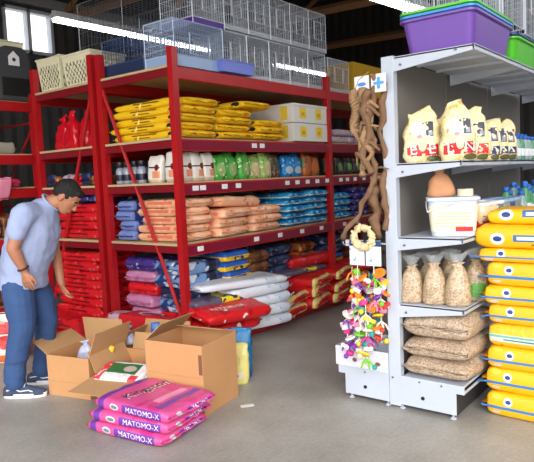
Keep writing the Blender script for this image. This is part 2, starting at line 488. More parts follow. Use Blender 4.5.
# ------------------------------------------------------------------ racks
def rack(name, x0, x1, y0, y1, ux, uprights_h, label, mid=None, levels=(.12, .98, 1.5, 1.87), top=2.46, rails=True, brace=True, topdeck=True):
    e = empty(name, (x0, y0, 0)); tag(e, label, 'rack')
    dx = x1-x0; dy = y1-y0
    for i, x in enumerate(ux):
        for yy in (0, dy):
            h = uprights_h[0] if yy == 0 else uprights_h[1]
            b = MB(); s = .032
            b.box(x-s, x+s, yy-.03, yy+.03, 0, h)
            # perforations shown as small raised sleeves
            for z in [q*.1+.1 for q in range(int(h*10)-1)]:
                b.box(x-s-.0015, x-s, yy-.012, yy+.012, z, z+.03)
            b.box(x-.05, x+.05, yy-.05, yy+.05, 0, .008)
            b.build('upright', RED, e, bevel=.006)
        ties = [((x, .03, z), (x, dy-.03, z)) for z in (.3, 1.3, 2.2)] if i > 0 else []
        if i > 0: ties += [((x, .03, .36), (x, dy-.03, 1.2)), ((x, dy-.03, 1.36), (x, .03, 2.15))]
        for a_, c_ in ties:
            b = MB(); b.tube([a_, c_], .012, n=6); b.build('cross_tie', RED, e)
    for z in list(levels)+[top]:
        for a, c in zip(ux[:-1], ux[1:]):
            for yy in (0, dy):
                b = MB(); b.box(a+.03, c-.03, yy-.022, yy+.022, z-.115, z-.015); b.build('beam', RED, e, bevel=.006)
            b = MB(); b.box(a+(.005 if a else -.024), c-.005, .035 if not a else .024, dy-(.035 if not a else .024), z-.02, z); b.build('shelf_board', DECK, e)
        # end rails
        for x in (ux[0],):
            b = MB(); b.box(x-.012, x+.02, .03, dy-.03, z-.085, z-.022); b.build('end_rail', RAIL2, e, bevel=.004)
    return e
R1 = rack('pallet_rack', 3.5, 8.2, 3.65, 4.6, [0, 2.35, 4.7], (2.6, 2.68), 'long red steel rack facing the aisle, loaded with feed bags, wire cages on top')
for z in (.98, 1.5, 1.87):
    for a in (0, 2.35):
        b = MB(); b.box(a+.034, a+2.316, -.028, -.022, z-.10, z-.03); b.build('price_rail', RAIL, R1)
def ptag(x, z, w=.035):
    b = MB(); b.box(x-w, x+w, -.034, -.029, z-.08, z-.038); b.build('price_tag', TAGW, R1)
for x in (4.48, 4.6): ptag(x-3.5, 1.87)
for x in (3.66, 3.75, 4.03, 4.22, 4.99, 5.17, 5.36, 5.55, 5.75, 6.05, 6.2, 6.38, 6.6, 6.8): ptag(x-3.5, 1.5)
for x in (3.68, 4.45, 4.83, 5.22, 5.6, 6.1, 6.4): ptag(x-3.5, .98)
b = MB(); b.tube([(.0, .93, 2.36), (.0, .04, .3)], .017, n=8); b.build('brace', RED, R1)
b = MB(); b.tube([(4.7-2.35-.1, .5, 1.0), (4.7-2.35+.15, .02, .15)], .015, n=8); b.build('brace', RED, R1)
R2 = rack('pallet_rack', 3.5, 8.2, 4.72, 5.68, [0, 2.35, 4.7], (2.7, 2.7), 'red steel rack standing back to back behind the long aisle rack')
b = MB(); b.tube([(.0, .03, 2.36), (.0, .9, .3)], .017, n=8); b.build('brace', RED, R2)
R3 = rack('pallet_rack', .75, 3.62, 5.95, 6.8, [0, 2.87], (2.5, 2.5), 'red steel rack at the left behind the man with grey carriers on top', levels=(.3, 1.0, 1.52, 1.87), top=2.42)

# ------------------------------------------------------------------ bag print materials
Y = (238, 190, 25)
M_YEL = printed('yellow_sack', (240, 196, 30), [('n', 9, .60, (228, 168, 18)), ('e', (-.33, .24, .04), (.05, .06, .022), (40, 34, 30)), ('b', (.02, .24, .05), (.16, .06, .007), (130, 92, 30)), ('b', (.05, .24, .025), (.1, .06, .005), (130, 92, 30)), ('n', 14, .68, (250, 226, 120))])
M_PEACH = printed('peach_sack', (240, 178, 138), [('n', 8, .6, (246, 200, 165)), ('b', (.02, .2, .045), (.15, .07, .014), (222, 120, 92)), ('e', (-.2, .2, .045), (.035, .07, .02), (225, 130, 95)), ('n', 12, .66, (190, 130, 100)), ('b', (0, 0, .09), (.16, .12, .02), (226, 140, 108))])
M_BLUE = printed('blue_sack', (38, 62, 140), [('n', 9, .58, (24, 34, 84)), ('n', 14, .64, (180, 190, 225)), ('b', (-.2, 0, .05), (.03, .4, .06), (120, 140, 200))])
M_TEAL = printed('bright_blue_sack', (20, 140, 205), [('n', 8, .57, (12, 95, 165)), ('n', 13, .62, (95, 200, 230)), ('b', (0, 0, .03), (.6, .5, .006), (225, 225, 190))])
M_PURP = printed('purple_sack', (70, 50, 130), [('n', 9, .58, (40, 40, 110)), ('n', 15, .64, (180, 170, 220))])
M_MAUVE = printed('mauve_sack', (196, 128, 168), [('n', 8, .6, (176, 105, 150)), ('b', (.3, 0, .06), (.05, .5, .08), (90, 40, 80)), ('b', (0, 0, .015), (.6, .5, .01), (120, 50, 80))])
M_RED = printed('red_sack', (214, 28, 38), [('n', 9, .6, (170, 16, 28)), ('n', 16, .68, (235, 90, 90)), ('b', (0, .2, .05), (.16, .06, .008), (120, 10, 20))])
M_REDY = printed('red_sack_with_cream_stripe', (216, 28, 34), [('n', 9, .61, (178, 18, 26)), ('b', (.345, 0, .075), (.02, .5, .05), (236, 214, 130)), ('n', 13, .70, (240, 225, 215))])
M_REDW = printed('red_sack_white_band', (214, 34, 44), [('e', (-.08, -.02, .12), (.14, .1, .06), (240, 236, 240)), ('e', (-.08, -.02, .12), (.11, .07, .07), (150, 30, 60)), ('b', (.22, -.05, .1), (.07, .3, .1), (205, 170, 190)), ('n', 20, .72, (120, 30, 90))])
M_WHITE = printed('white_sack', (226, 230, 240), [('n', 5, .63, (205, 212, 228)), ('b', (.16, .02, .1), (.09, .07, .03), (240, 170, 70)), ('e', (.2, .02, .1), (.04, .05, .03), (230, 120, 60)), ('n', 20, .72, (170, 180, 205))])
M_WB = printed('blue_white_sack', (120, 155, 200), [('n', 7, .52, (38, 62, 120)), ('n', 9, .6, (215, 222, 235)), ('b', (.1, 0, .05), (.05, .5, .08), (26, 30, 50))])
M_DK = printed('dark_navy_sack', (30, 42, 78), [('n', 8, .58, (60, 78, 120)), ('n', 15, .64, (150, 160, 190))])
M_BY = printed('blue_yellow_sack', (34, 88, 178), [('b', (0, 0, .03), (.6, .5, .022), (236, 196, 40)), ('n', 9, .64, (22, 48, 110))])
M_BRN = printed('brown_sack', (126, 78, 46), [('n', 9, .58, (92, 52, 30)), ('n', 14, .66, (176, 124, 70))])
M_GREY = printed('grey_yellow_sack', (98, 88, 110), [('b', (.1, 0, .08), (.1, .2, .06), (232, 212, 40)), ('n', 9, .6, (66, 60, 90))])
M_OR = printed('orange_brown_sack', (176, 96, 44), [('n', 9, .56, (110, 50, 30)), ('n', 14, .64, (224, 170, 90))])
M_PALE = printed('pale_lilac_sack', (196, 178, 192), [('n', 8, .56, (150, 110, 140)), ('n', 14, .62, (228, 218, 226))])

# ------------------------------------------------------------------ rack level 4 (z 1.87)
G4 = 'yellow bags on the upper rack shelf'
Z4, Z3, Z2, Z1 = 1.872, 1.502, .982, .122
pile(5, 3.78, 4.1, Z4, .071, .88, .46, M_YEL, PI/2, 'feed_bag', 'yellow feed sack', 'of the left stack under the rack top', G4, 1, rough=1.8)
pile(4, 4.29, 4.1, Z4, .07, .88, .46, M_YEL, PI/2, 'feed_bag', 'yellow feed sack', 'of the middle stack under the rack top', G4, 5, rough=1.8)
pile(3, 4.79, 4.08, Z4, .068, .88, .46, M_YEL, PI/2, 'feed_bag', 'yellow feed sack', 'of the right stack beside white boxes', G4, 9, rough=1.8)
sack('feed_bag', .88, .46, .07, M_YEL, (4.6, 4.1, Z4+.285), PI/2+.05, 2, 'yellow feed sack slumped across two lower stacks, crimped end drooping', 'feed bag', G4, tilt=(0, .04))
M_WBOX = printed('white_carton', (226, 224, 216), [('b', (-.15, -.34, .10), (.06, .03, .055), (240, 205, 50)), ('b', (.15, -.34, .10), (.06, .03, .055), (240, 205, 50)),
    ('b', (-.15, -.34, .09), (.03, .04, .02), (215, 160, 40)), ('b', (.15, -.34, .09), (.03, .04, .02), (215, 160, 40)), ('b', (-.33, -.22, .1), (.02, .045, .07), (240, 205, 50))], rough=.6, bump=.03)
for j, (nm, yy) in enumerate((('front', 3.98),)):
    for i in range(2):
        e = empty('white_carton', (5.5, yy, Z4+i*.196)); tag(e, 'white carton with yellow squares, %s of two on the upper shelf' % ('upper' if i else 'lower'), 'box', 'white cartons')
        b = MB(); b.box(-.33, .33, -.34, .34, 0, .19); b.build('carton_body', M_WBOX, e, bevel=.004)
        if i:
            b = MB(); b.box(-.34, .34, -.348, .348, .17, .196); b.build('lid', mat('carton_lid', (222, 222, 218), .6), e, bevel=.003)
pile(2, 6.35, 3.95, Z4, .08, .8, .55, M_PALE, .1, 'feed_bag', 'pale lilac flat sack', 'on the upper shelf right of the cartons', 'lilac sacks', 3)

# ------------------------------------------------------------------ rack level 3 (z 1.5)
M_WP = printed('white_pouch', (226, 222, 212), [('b', (0, -.05, .13), (.07, .06, .006), (30, 25, 25)), ('e', (.035, -.05, .13), (.028, .06, .028), (120, 24, 24)), ('b', (.03, -.05, .07), (.045, .06, .03), (228, 150, 110)), ('b', (0, -.05, .015), (.08, .06, .012), (215, 190, 160))])
where = ['by the corner post', 'second from the corner post', 'third from the corner post']
pouch('treat_pouch', .17, .09, .235, M_WP, (3.56, 3.98, Z3), -PI/2, 0, 'white pouch with red emblem standing alone beside the diagonal brace', 'pouch', 'white pouches', topw=1.0, tilt=(.0, .05))
pouch('treat_pouch', .16, .1, .25, M_WP, (3.56, 3.76, Z3), -PI/2, 1, 'white pouch with red emblem tucked behind the corner post', 'pouch', 'white pouches')
for i, x in enumerate((3.66, 3.80, 3.94)):
    pouch('treat_pouch', .145, .1, .25, M_WP, (x, 3.75, Z3), .05*i, i, 'white pouch with red emblem facing the aisle, %s' % where[i], 'pouch', 'white pouches')
GRN = printed('green_pouch', (70, 165, 62), [('n', 12, .6, (40, 120, 44)), ('e', (0, -.05, .09), (.05, .06, .06), (150, 170, 110)), ('n', 22, .66, (190, 220, 150))])
GRN2 = printed('pale_green_pouch', (142, 182, 92), [('n', 12, .58, (100, 150, 60)), ('e', (.01, -.05, .09), (.055, .06, .07), (196, 176, 130)), ('n', 24, .62, (214, 206, 160))])
DRK = printed('dark_brown_pouch', (70, 58, 48), [('n', 18, .55, (110, 90, 70)), ('n', 30, .62, (150, 130, 96))])
BLP = printed('blue_pouch', (20, 128, 196), [('n', 12, .58, (14, 80, 150)), ('e', (0, -.05, .07), (.06, .06, .04), (180, 190, 190)), ('n', 22, .66, (120, 200, 235))])
ORP = printed('orange_pouch', (190, 92, 40), [('n', 12, .56, (120, 50, 30)), ('n', 22, .62, (90, 130, 60))])
cols = [('green', GRN), ('green', GRN), ('green', GRN), ('pale green', GRN2), ('pale green', GRN2), ('dark brown', DRK), ('blue', BLP), ('blue', BLP), ('orange', ORP), ('orange', ORP)]
xs = [4.1, 4.27, 4.44, 4.61, 4.77, 4.94, 5.16, 5.34, 5.52, 5.69]
nth = ['nearest the white pouches', 'second after the white pouches', 'third after the white pouches', 'left of the pair', 'right of the pair', 'between green and blue ones', 'left of the two blue', 'right of the two blue', 'left of the two orange', 'right of the two orange by the post']
for i, ((cn, m), x) in enumerate(zip(cols, xs)):
    pouch('treat_pouch', .17, .12, .235+.012*(i % 3), m, (x, 3.76+.02*(i % 2), Z3), .12*(i % 3-1), i, '%s pouch of pellets on the third shelf, %s' % (cn, nth[i]), 'pouch', 'pouches on the third shelf', topw=.8)
DKG = printed('black_pouch', (34, 36, 36), [('e', (0, -.05, .09), (.05, .06, .05), (96, 150, 70)), ('n', 16, .62, (150, 60, 50))])
for i, x in enumerate((6.0, 6.22, 6.44, 6.66)):
    pouch('treat_pouch', .19, .12, .22, DKG, (x, 3.78, Z3), 0, i, 'black pouch with green emblem right of the second post, %s from the post' % ['first', 'second', 'third', 'fourth'][i], 'pouch', 'black pouches', topw=.8)
# jars at the rack end
JL = mat('jar_dark_lid', (34, 34, 40), .4); JG = mat('jar_grey', (150, 156, 172), .2, var=.1); JLB = mat('jar_label', (28, 30, 48), .4)
def jar(loc, label, sc=1):
    e = empty('canister', loc); tag(e, label, 'canister', 'canisters at the rack end')
    b = MB(); b.lathe([(.04, 0), (.043, .01), (.043, .12), (.03, .15)], 18); b.build('jar', JG, e, smooth=True)
    b = MB(); b.lathe([(.0436, .03), (.0438, .031), (.0438, .085), (.0436, .086)], 18); b.build('label', JLB, e, smooth=True)
    b = MB(); b.lathe([(.03, .15), (.033, .151), (.033, .20), (.03, .205)], 16); b.build('lid', JL, e, smooth=True)
    return e
for i, y in enumerate((4.2, 4.30, 4.40, 4.5)):
    jar((3.58, y, Z3), 'grey canister with dark label, front row, %s from the white pouch' % ['first', 'second', 'third', 'fourth'][i])
    jar((3.69, y, Z3), 'grey canister with dark label, second row, %s from the white pouch' % ['first', 'second', 'third', 'fourth'][i])

# ------------------------------------------------------------------ rack level 2 (z .98)
G2 = 'peach sacks on the second shelf'
pile(5, 3.72, 3.96, Z2, .076, .6, .34, M_PEACH, PI/2, 'feed_bag', 'peach feed sack', 'of the corner stack by the post', G2, 2, rough=1.6)
pile(3, 4.15, 3.92, Z2, .088, .6, .46, M_PEACH, PI/2+.06, 'feed_bag', 'peach feed sack', 'of the second stack from the post', G2, 8, rough=1.6)
sack('feed_bag', .66, .42, .095, M_PEACH, (4.28, 3.86, Z2+.262), .12, 4, 'peach feed sack lying crosswise on top of the middle stacks', 'feed bag', G2, rough=1.6, tilt=(0, .05))
pile(3, 4.68, 3.95, Z2, .085, .62, .44, M_PEACH, PI/2, 'feed_bag', 'peach feed sack', 'of the stack beside bright blue bags', G2, 15, rough=1.6)
pile(4, 3.76, 4.42, Z2, .092, .44, .24, M_BLUE, PI*.0, 'feed_bag', 'navy blue feed sack', 'of the stack at the rack end behind peach', 'navy sacks', 4, crimp=.02)
pile(5, 5.17, 3.94, Z2, .072, .58, .36, M_TEAL, PI/2, 'feed_bag', 'bright blue feed sack', 'of the left bright blue stack', 'bright blue sacks', 2, rough=1.8)
pile(5, 5.58, 3.94, Z2, .074, .58, .38, M_TEAL, PI/2-.05, 'feed_bag', 'bright blue feed sack', 'of the stack left of the second post', 'bright blue sacks', 9, rough=1.8)
pile(4, 6.12, 3.95, Z2, .078, .58, .38, M_TEAL, PI/2, 'feed_bag', 'bright blue feed sack', 'of the stack right of the second post', 'bright blue sacks', 5, rough=1.8)
pile(5, 6.58, 3.95, Z2, .075, .58, .4, M_PURP, PI/2, 'feed_bag', 'dark purple feed sack', 'of the stack beyond the blue ones', 'purple sacks', 5, rough=1.8)
pile(3, 7.1, 3.95, Z2, .09, .58, .5, M_BRN, PI/2, 'feed_bag', 'brown feed sack', 'of the stack behind the driftwood', 'brown sacks', 7)

# ------------------------------------------------------------------ rack level 1 (floor level)
pile(6, 3.83, 4.32, Z1, .118, .5, .40, [M_MAUVE, M_MAUVE, M_MAUVE, M_RED, M_MAUVE, M_PURP], 0, 'feed_bag', ['mauve feed sack', 'mauve feed sack', 'mauve feed sack', 'red feed sack', 'mauve feed sack', 'violet feed sack'],
     'of the mauve stack at the rack end', 'sacks on the bottom shelf', 3, rough=1.5)
pile(6, 3.83, 3.90, Z1, .115, .5, .40, [M_DK, M_RED, M_WB, M_DK, M_WB, M_WB], 0, 'feed_bag', ['navy feed sack', 'red feed sack', 'pale blue feed sack', 'navy feed sack', 'pale blue feed sack', 'pale blue feed sack'],
     'of the blue stack behind the corner post', 'sacks on the bottom shelf', 6, rough=1.5)
sack('feed_bag', .66, .30, .14, M_REDW, (3.42, 4.14, .21), PI/2+.05, 3, 'red feed sack with white band bulging out at the foot of the rack end', 'feed bag', rough=1.2, tilt=(.15, 0))
pile(5, 4.20, 3.92, Z1+.25, .095, .5, .34, [M_BY, M_GREY, M_BY, M_BY, M_BY], PI/2, 'feed_bag', 'blue and yellow feed sack', 'of the stack right of the corner post', 'blue and yellow sacks', 7, rough=1.4)
pile(6, 4.60, 4.0, Z1, .112, .56, .38, [M_BRN, M_OR, M_BRN, M_BRN, M_BRN, M_BRN], PI/2, 'feed_bag', 'brown feed sack', 'of the stack behind white bags', 'brown sacks', 3, rough=1.3)
pile(6, 5.05, 4.1, Z1, .115, .6, .42, M_DK, PI/2, 'feed_bag', 'dark navy feed sack', 'of the stack left of the inner post', 'navy sacks', 2, rough=1.5)
pile(6, 5.62, 4.15, Z1, .108, .6, .34, [M_OR, M_BRN, M_OR, M_OR, M_OR, M_OR], PI/2, 'feed_bag', 'orange brown feed sack', 'of the stack right of the inner post', 'orange brown sacks', 2, rough=1.3)
pile(5, 6.15, 4.1, Z1+.1, .118, .6, .48, [M_BRN, M_DK, M_BY, M_DK, M_DK], PI/2, 'feed_bag', 'navy feed sack', 'of the stack in the bay past the second post', 'navy sacks', 4, rough=1.4)
pile(4, 6.8, 4.1, Z1, .12, .7, .6, M_BRN, PI/2, 'feed_bag', 'brown cardboard-coloured sack', 'of the far stack behind hanging toys', 'brown sacks', 6, rough=.6)
# white sacks spilling out to the aisle
GW = 'white sacks on the bottom shelf'
for i in range(4):
    sack('feed_bag', .74-.04*(i % 2), .44, .1, M_WHITE, (4.27+.015*(i % 2), 3.62, Z1+.0+i*.1), -.3+.04*i, i, 'white feed sack, %s of the stack leaning into the aisle' % word(i, 4), 'feed bag', GW, rough=1.7, crimp=.05)
sack('feed_bag', .98, .46, .07, M_WHITE, (4.12, 3.66, .525), -.24, 1, 'long white feed sack with orange emblem lying on top of the white stack', 'feed bag', GW, rough=1.0, crimp=.05, tilt=(.0, .03))
# red sacks near the corner post in front of white
sack('feed_bag', .56, .36, .07, M_GREY, (3.80, 3.66, .42), -.15, 1, 'grey and yellow feed sack squeezed between white and red sacks by the corner post', 'feed bag', rough=1.2)
o = sack('feed_bag', .66, .46, .10, M_REDY, (3.80, 3.47, .335), -.22, 2, 'red feed sack with cream stripe and lettering sliding out by the corner post', 'feed bag', rough=1.1, tilt=(.14, .02))
LW = mat('white_print', (240, 238, 240), .5, var=0)
lettering(o, 'RETRIEVER', .075, (-.06, -.10, 0), (1, 0, 0), (0, 1, 0), LW)
sack('feed_bag', .62, .44, .11, M_REDY, (3.80, 3.56, .19), -.15, 1, 'red feed sack with cream stripe beneath the lettered one', 'feed bag', rough=1.1)
# red sacks at the right part
spots = [(4.78, 3.80, 0, 1.2), (5.22, 3.78, 0, 1.7), (5.66, 3.78, 0, 1.5), (6.1, 3.8, 0, 1.6), (4.82, 3.80, 1, 1.5), (5.25, 3.80, 1, 1.7), (5.7, 3.78, 1, 1.5), (6.1, 3.78, 1, 1.5), (5.3, 3.80, 2, 1.5), (5.75, 3.80, 2, 1.6)]
ww_ = ['bottom row beside the white stack', 'bottom row, second from the white stack', 'bottom row, third from the white stack', 'bottom row past the second post', 'second row beside the white stack', 'second row, second from the white stack', 'second row in front of the second post', 'second row past the second post', 'third row, left one', 'third row, at the second post']
for i, (x, y, l, a) in enumerate(spots):
    sack('feed_bag', .74, .46, .115, M_REDY, (x, y, Z1+.11*l+.02*(i % 2)), -PI/2+.35*(a-1.5)+.12, i, 'red feed sack with cream end stripe, %s' % ww_[i], 'feed bag', 'red sacks with cream stripe', rough=1.6, tilt=(.05, .05))
o = sack('feed_bag', .78, .42, .12, M_RED, (5.62, 3.92, .50), -.12, 5, 'plump red feed sack with white swirl lying on top by the second post', 'feed bag', rough=.9)
lettering(o, 'Retriever', .09, (.05, -.1, 0), (1, 0, 0), (0, 1, 0), LW)
sack('feed_bag', .78, .40, .06, M_GREY, (5.3, 3.84, .45), -.1, 2, 'flat navy and yellow feed sack below the plump red sack', 'feed bag', rough=1)
sack('feed_bag', .7, .42, .1, M_RED, (6.35, 3.74, .36), -PI/2+.2, 4, 'crumpled red feed sack furthest along the aisle beside the hanging toys', 'feed bag', rough=1.8)
sack('feed_bag', .6, .36, .1, M_DK, (6.55, 3.62, .26), -PI/2, 4, 'dark blue sack poking out at the far end of the red sacks', 'feed bag', rough=1.8, tilt=(0, .1))

# ------------------------------------------------------------------ second rack goods
M_REDB = mat('shiny_red_film', (200, 20, 36), .18, var=.3, scale=14, bump=.8, bscale=14)
for i, y in enumerate((4.84, 5.04, 5.24, 5.44)):
    pouch('treat_pouch', .22, .15, .37-.02*(i % 2), M_REDB, (3.62+.03*(i % 2), y, Z4), -PI/2, i, 'shiny red bag with twisted top on the upper shelf, %s from the double post' % ['first', 'second', 'third', 'fourth'][i], 'bag', 'shiny red bags', neck=.84, rough=1.8)
sack('feed_bag', .3, .2, .1, M_PALE, (3.95, 5.5, Z4), .3, 2, 'pale folded sack on the upper shelf beside shiny red bags', 'feed bag')
mix = [M_BRN, M_DK, M_RED, M_PALE, M_OR, M_DK]
nm = ['brown', 'navy', 'red', 'pale lilac', 'orange', 'dark']
for i, y in enumerate((4.82, 4.97, 5.12, 5.27, 5.42, 5.57)):
    sack('snack_bag', .4, .14, .10+.02*(i % 2), mix[i], (3.72, y, Z3), .1*(i % 3-1), i, 'small %s bag lying on the third shelf above the bending man, rack end' % nm[i], 'bag', 'small bags above the man', rough=1.5)
pile(4, 3.78, 5.15, Z2, .088, .8, .48, M_RED, PI/2, 'feed_bag', 'red feed sack', 'of the stack beside the man at head height', 'red sacks beside the man', 4, rough=1.3)
sack('feed_bag', .7, .44, .08, M_BLUE, (3.8, 5.1, Z2+.36), PI/2, 1, 'blue feed sack lying on the red stack at head height', 'feed bag', rough=1.4)
pile(8, 3.74, 5.17, Z1, .093, .8, .48, M_RED, PI/2, 'feed_bag', 'red feed sack', 'of the tall stack behind the open boxes', 'red sacks behind the boxes', 5, rough=1.3)
pile(2, 3.42, 5.15, .0, .12, .8, .3, M_RED, PI/2, 'feed_bag', 'red feed sack', 'on the floor before the tall red stack', 'red sacks behind the boxes', 8, rough=1.5)
# rack three goods
CARRY = mat('dark_grey_fabric', (62, 64, 68), .85, var=.15, scale=12)
def carrier(x, y, label, w=.36, h=.56):
    e = empty('pet_carrier', (x, y, 2.421)); tag(e, label, 'pet carrier', 'grey pet carriers')
    b = MB()
    prof = [(-w/2, 0), (w/2, 0), (w/2, h*.8), (w/2-.03, h*.93), (w/2-.09, h), (-w/2+.09, h), (-w/2+.03, h*.93), (-w/2, h*.8)]
    vs = [(px, -.0, pz) for px, pz in prof]+[(px, .45, pz) for px, pz in prof]; n = len(prof)
    fs = [tuple(range(n)), tuple(range(2*n-1, n-1, -1))]+[(i, i+n, (i+1) % n+n, (i+1) % n) for i in range(n)]
    b.add(vs, fs); b.build('carrier_body', CARRY, e, bevel=.012)
    b = MB(); b.box(-w/2+.03, w/2-.03, -.006, .002, .05, h*.42); b.build('mesh_panel', BLACK, e)
    return e
c1 = carrier(3.46, 5.96, 'dark grey pet carrier with white house-shaped tag at the right end')
b = MB(); b.add([(-.07, -.014, .36), (.05, -.014, .36), (.05, -.014, .45), (-.01, -.014, .51), (-.07, -.014, .45), (-.07, -.008, .36), (.05, -.008, .36), (.05, -.008, .45), (-.01, -.008, .51), (-.07, -.008, .45)],
    [(4, 3, 2, 1, 0), (5, 6, 7, 8, 9), (0, 1, 6, 5), (1, 2, 7, 6), (2, 3, 8, 7), (3, 4, 9, 8), (4, 0, 5, 9)]); b.build('price_tag', TAGW, c1)
b = MB(); b.ball((-.01, -.014, .42), .02, sc=(1, .2, 1)); b.build('tag_emblem', BLACK, c1)
carrier(3.05, 5.96, 'dark grey pet carrier left of the tagged one', .38)
CREAM = mat('cream_plastic', (234, 229, 196), .45, var=.04)
# laundry baskets with diamond holes
def basket(loc, rz, label, Lx=.56, Ly=.36, h=.30):
    e = empty('laundry_basket', loc, rz); tag(e, label, 'basket', 'cream baskets on the rack')
    b = MB()
    def wall(p, q, n, rows=9):
        p0 = Vector((p[0]*.86, p[1]*.86, 0)); q0 = Vector((q[0]*.86, q[1]*.86, 0)); p1 = Vector((p[0], p[1], h)); q1 = Vector((q[0], q[1], h))
        g = lambda u, v: (p0.lerp(q0, u)).lerp(p1.lerp(q1, u), v)
        for i in range(n):
            for j in range(rows):
                hole = 1 <= j <= rows-3 and (i+j) % 2 == 0 and 1 <= i < n-1
                u0, u1, v0, v1 = i/n, (i+1)/n, j/rows, (j+1)/rows
                if not hole: b.add([g(u0, v0), g(u1, v0), g(u1, v1), g(u0, v1)], [(0, 1, 2, 3)])
    a, c = Lx/2, Ly/2
    wall((-a, -c), (a, -c), 16); wall((a, -c), (a, c), 12); wall((a, c), (-a, c), 16); wall((-a, c), (-a, -c), 12)
    b.add([(-a*.86, -c*.86, 0), (a*.86, -c*.86, 0), (a*.86, c*.86, 0), (-a*.86, c*.86, 0)], [(0, 1, 2, 3)])
    o = b.build('basket_body', CREAM, e); s = o.modifiers.new('s', 'SOLIDIFY'); s.thickness = .004
    b = MB(); b.tube([(-a, -c, h), (a, -c, h), (a, c, h), (-a, c, h), (-a, -c, h)], .012, n=8); b.build('rim', CREAM, e)
    return e
basket((3.74, 5.0, 2.462), PI/2, 'cream plastic laundry basket on the rack top beside the double post', .46, .42, .3)
basket((3.74, 5.47, 2.462), PI/2, 'cream plastic laundry basket on the rack top next to the grey carriers', .40, .42, .33)
basket((3.35, 6.6, 2.421), 0, 'cream plastic basket behind the grey pet carriers', 1.1, .2, .74)
CT = [(214, 40, 60), (236, 196, 60), (230, 150, 190), (90, 70, 140), (240, 236, 226), (170, 60, 50), (230, 120, 160)]
for i in range(7):
    sack('snack_bag', .3, .12, .09, printed('snack_film', CT[i], [('n', 14, .6, CT[(i+3) % 7])]), (3.35-.13*i, 6.06+.02*(i % 2), 1.522), PI/2+.1*(i % 3-1), i,
         'small %s snack bag on the left rack, %s from its right end' % (['red', 'yellow', 'pink', 'violet', 'white', 'brick red', 'rose'][i], ['first', 'second', 'third', 'fourth', 'fifth', 'sixth', 'seventh'][i]), 'bag', 'snack bags on the left rack', rough=1.6)
sack('feed_bag', .42, .3, .12, mat('pale_cloth', (176, 178, 160), .8, bump=.4, bscale=10), (3.22, 6.15, 1.872), .2, 1, 'pale greenish sack on the left rack below the carriers', 'feed bag', rough=1.8)
sack('snack_bag', .2, .13, .04, mat('pink_film', (236, 150, 180), .4), (3.2, 5.88, 1.50), PI/2, 1, 'pink bag drooping over the edge of the left rack', 'bag', tilt=(0, 1.2), rough=1.6)
for i, x in enumerate((3.28, 3.02, 2.75)):
    sack('feed_bag', .4, .24, .22, [M_BRN, M_PALE, M_BRN][i], (x, 6.1, 1.002), PI/2, i, 'small %s sack on the left rack behind the man, %s from its right end' % (['brown', 'pale', 'brown'][i], ['first', 'second', 'third'][i]), 'feed bag', 'sacks on the left rack', rough=1.6)
    sack('feed_bag', .5, .25, .3, [M_DK, M_BRN, M_DK][i], (x, 6.15, .302), PI/2, i, 'dark sack on the lowest shelf of the left rack, %s from its right end' % ['first', 'second', 'third'][i], 'feed bag', 'sacks on the left rack', rough=1.4)
M_RWB = printed('red_white_sack', (232, 226, 214), [('b', (0, -.1, .30), (.2, .2, .05), (206, 40, 44)), ('e', (.02, -.1, .18), (.07, .2, .06), (206, 50, 50)), ('n', 10, .64, (206, 150, 120)), ('b', (0, -.1, .04), (.2, .2, .03), (220, 110, 60))])
pouch('feed_bag', .34, .16, .42, M_RWB, (2.62, 5.05, 0), -.6, 1, 'red and white feed bag standing on the floor behind the man', 'feed bag')

# ------------------------------------------------------------------ wire cages
def cage(loc, w, d, h, label, group='wire cages on the rack', m=WIREW, traym=None, step=.028, tray=.04, r=.0022, rz=0, rows=3, door=True, wire='wire_panel', sheen=None):
    e = empty('wire_cage', loc, rz); tag(e, label, 'cage', group)
    b = MB(); fr = r*2.4
    for z in (tray, h):
        b.tube([(0, 0, z), (w, 0, z), (w, d, z), (0, d, z), (0, 0, z)], fr, n=4)
    for x in (0, w):
        for y in (0, d): b.tube([(x, y, 0), (x, y, h)], fr, n=4)
    b.build('frame', m, e)
    b = MB()
    nx = max(2, int(w/step)); ny = max(2, int(d/step))
    for i in range(1, nx):
        x = w*i/nx
        b.tube([(x, 0, tray), (x, 0, h)], r, n=3, cap=False); b.tube([(x, d, tray), (x, d, h)], r, n=3, cap=False)
        b.tube([(x, 0, h), (x, d, h)], r, n=3, cap=False)
    for i in range(1, ny):
        y = d*i/ny
        b.tube([(0, y, tray), (0, y, h)], r, n=3, cap=False); b.tube([(w, y, tray), (w, y, h)], r, n=3, cap=False)
    for i in range(1, rows+1):
        z = tray+(h-tray)*i/(rows+1)
        b.tube([(0, 0, z), (w, 0, z), (w, d, z), (0, d, z), (0, 0, z)], r, n=3, cap=False)
    b.build(wire, m, e)
    if tray > 0:
        b = MB(); t = .006
        b.box(0, w, 0, d, 0, t); b.box(0, w, 0, t, t, tray); b.box(0, w, d-t, d, t, tray); b.box(0, t, t, d-t, t, tray); b.box(w-t, w, t, d-t, t, tray)
        b.build('tray', traym or m, e)
    if door:
        b = MB(); b.tube([(w*.3, -.006, h*.3), (w*.7, -.006, h*.3), (w*.7, -.006, h*.75), (w*.3, -.006, h*.75), (w*.3, -.006, h*.3)], fr, n=4); b.build('door', m, e)
    return e
TOP = 2.462
TRW = mat('pale_tray', (196, 202, 212), .3, var=.03, alpha=.8)
TRB = mat('periwinkle_tray', (112, 128, 214), .35, var=.05)
TRP = mat('purple_tray', (86, 44, 140), .35, var=.05)
TRL = mat('pale_blue_tray', (150, 176, 214), .35, var=.05)
cage((3.54, 3.66, TOP), .60, .36, .38, 'pale blue-white wire cage on the rack corner above the aisle', m=mat('pale_blue_wire', (176, 196, 224), .35), traym=TRL, tray=.09, step=.022, rows=5)
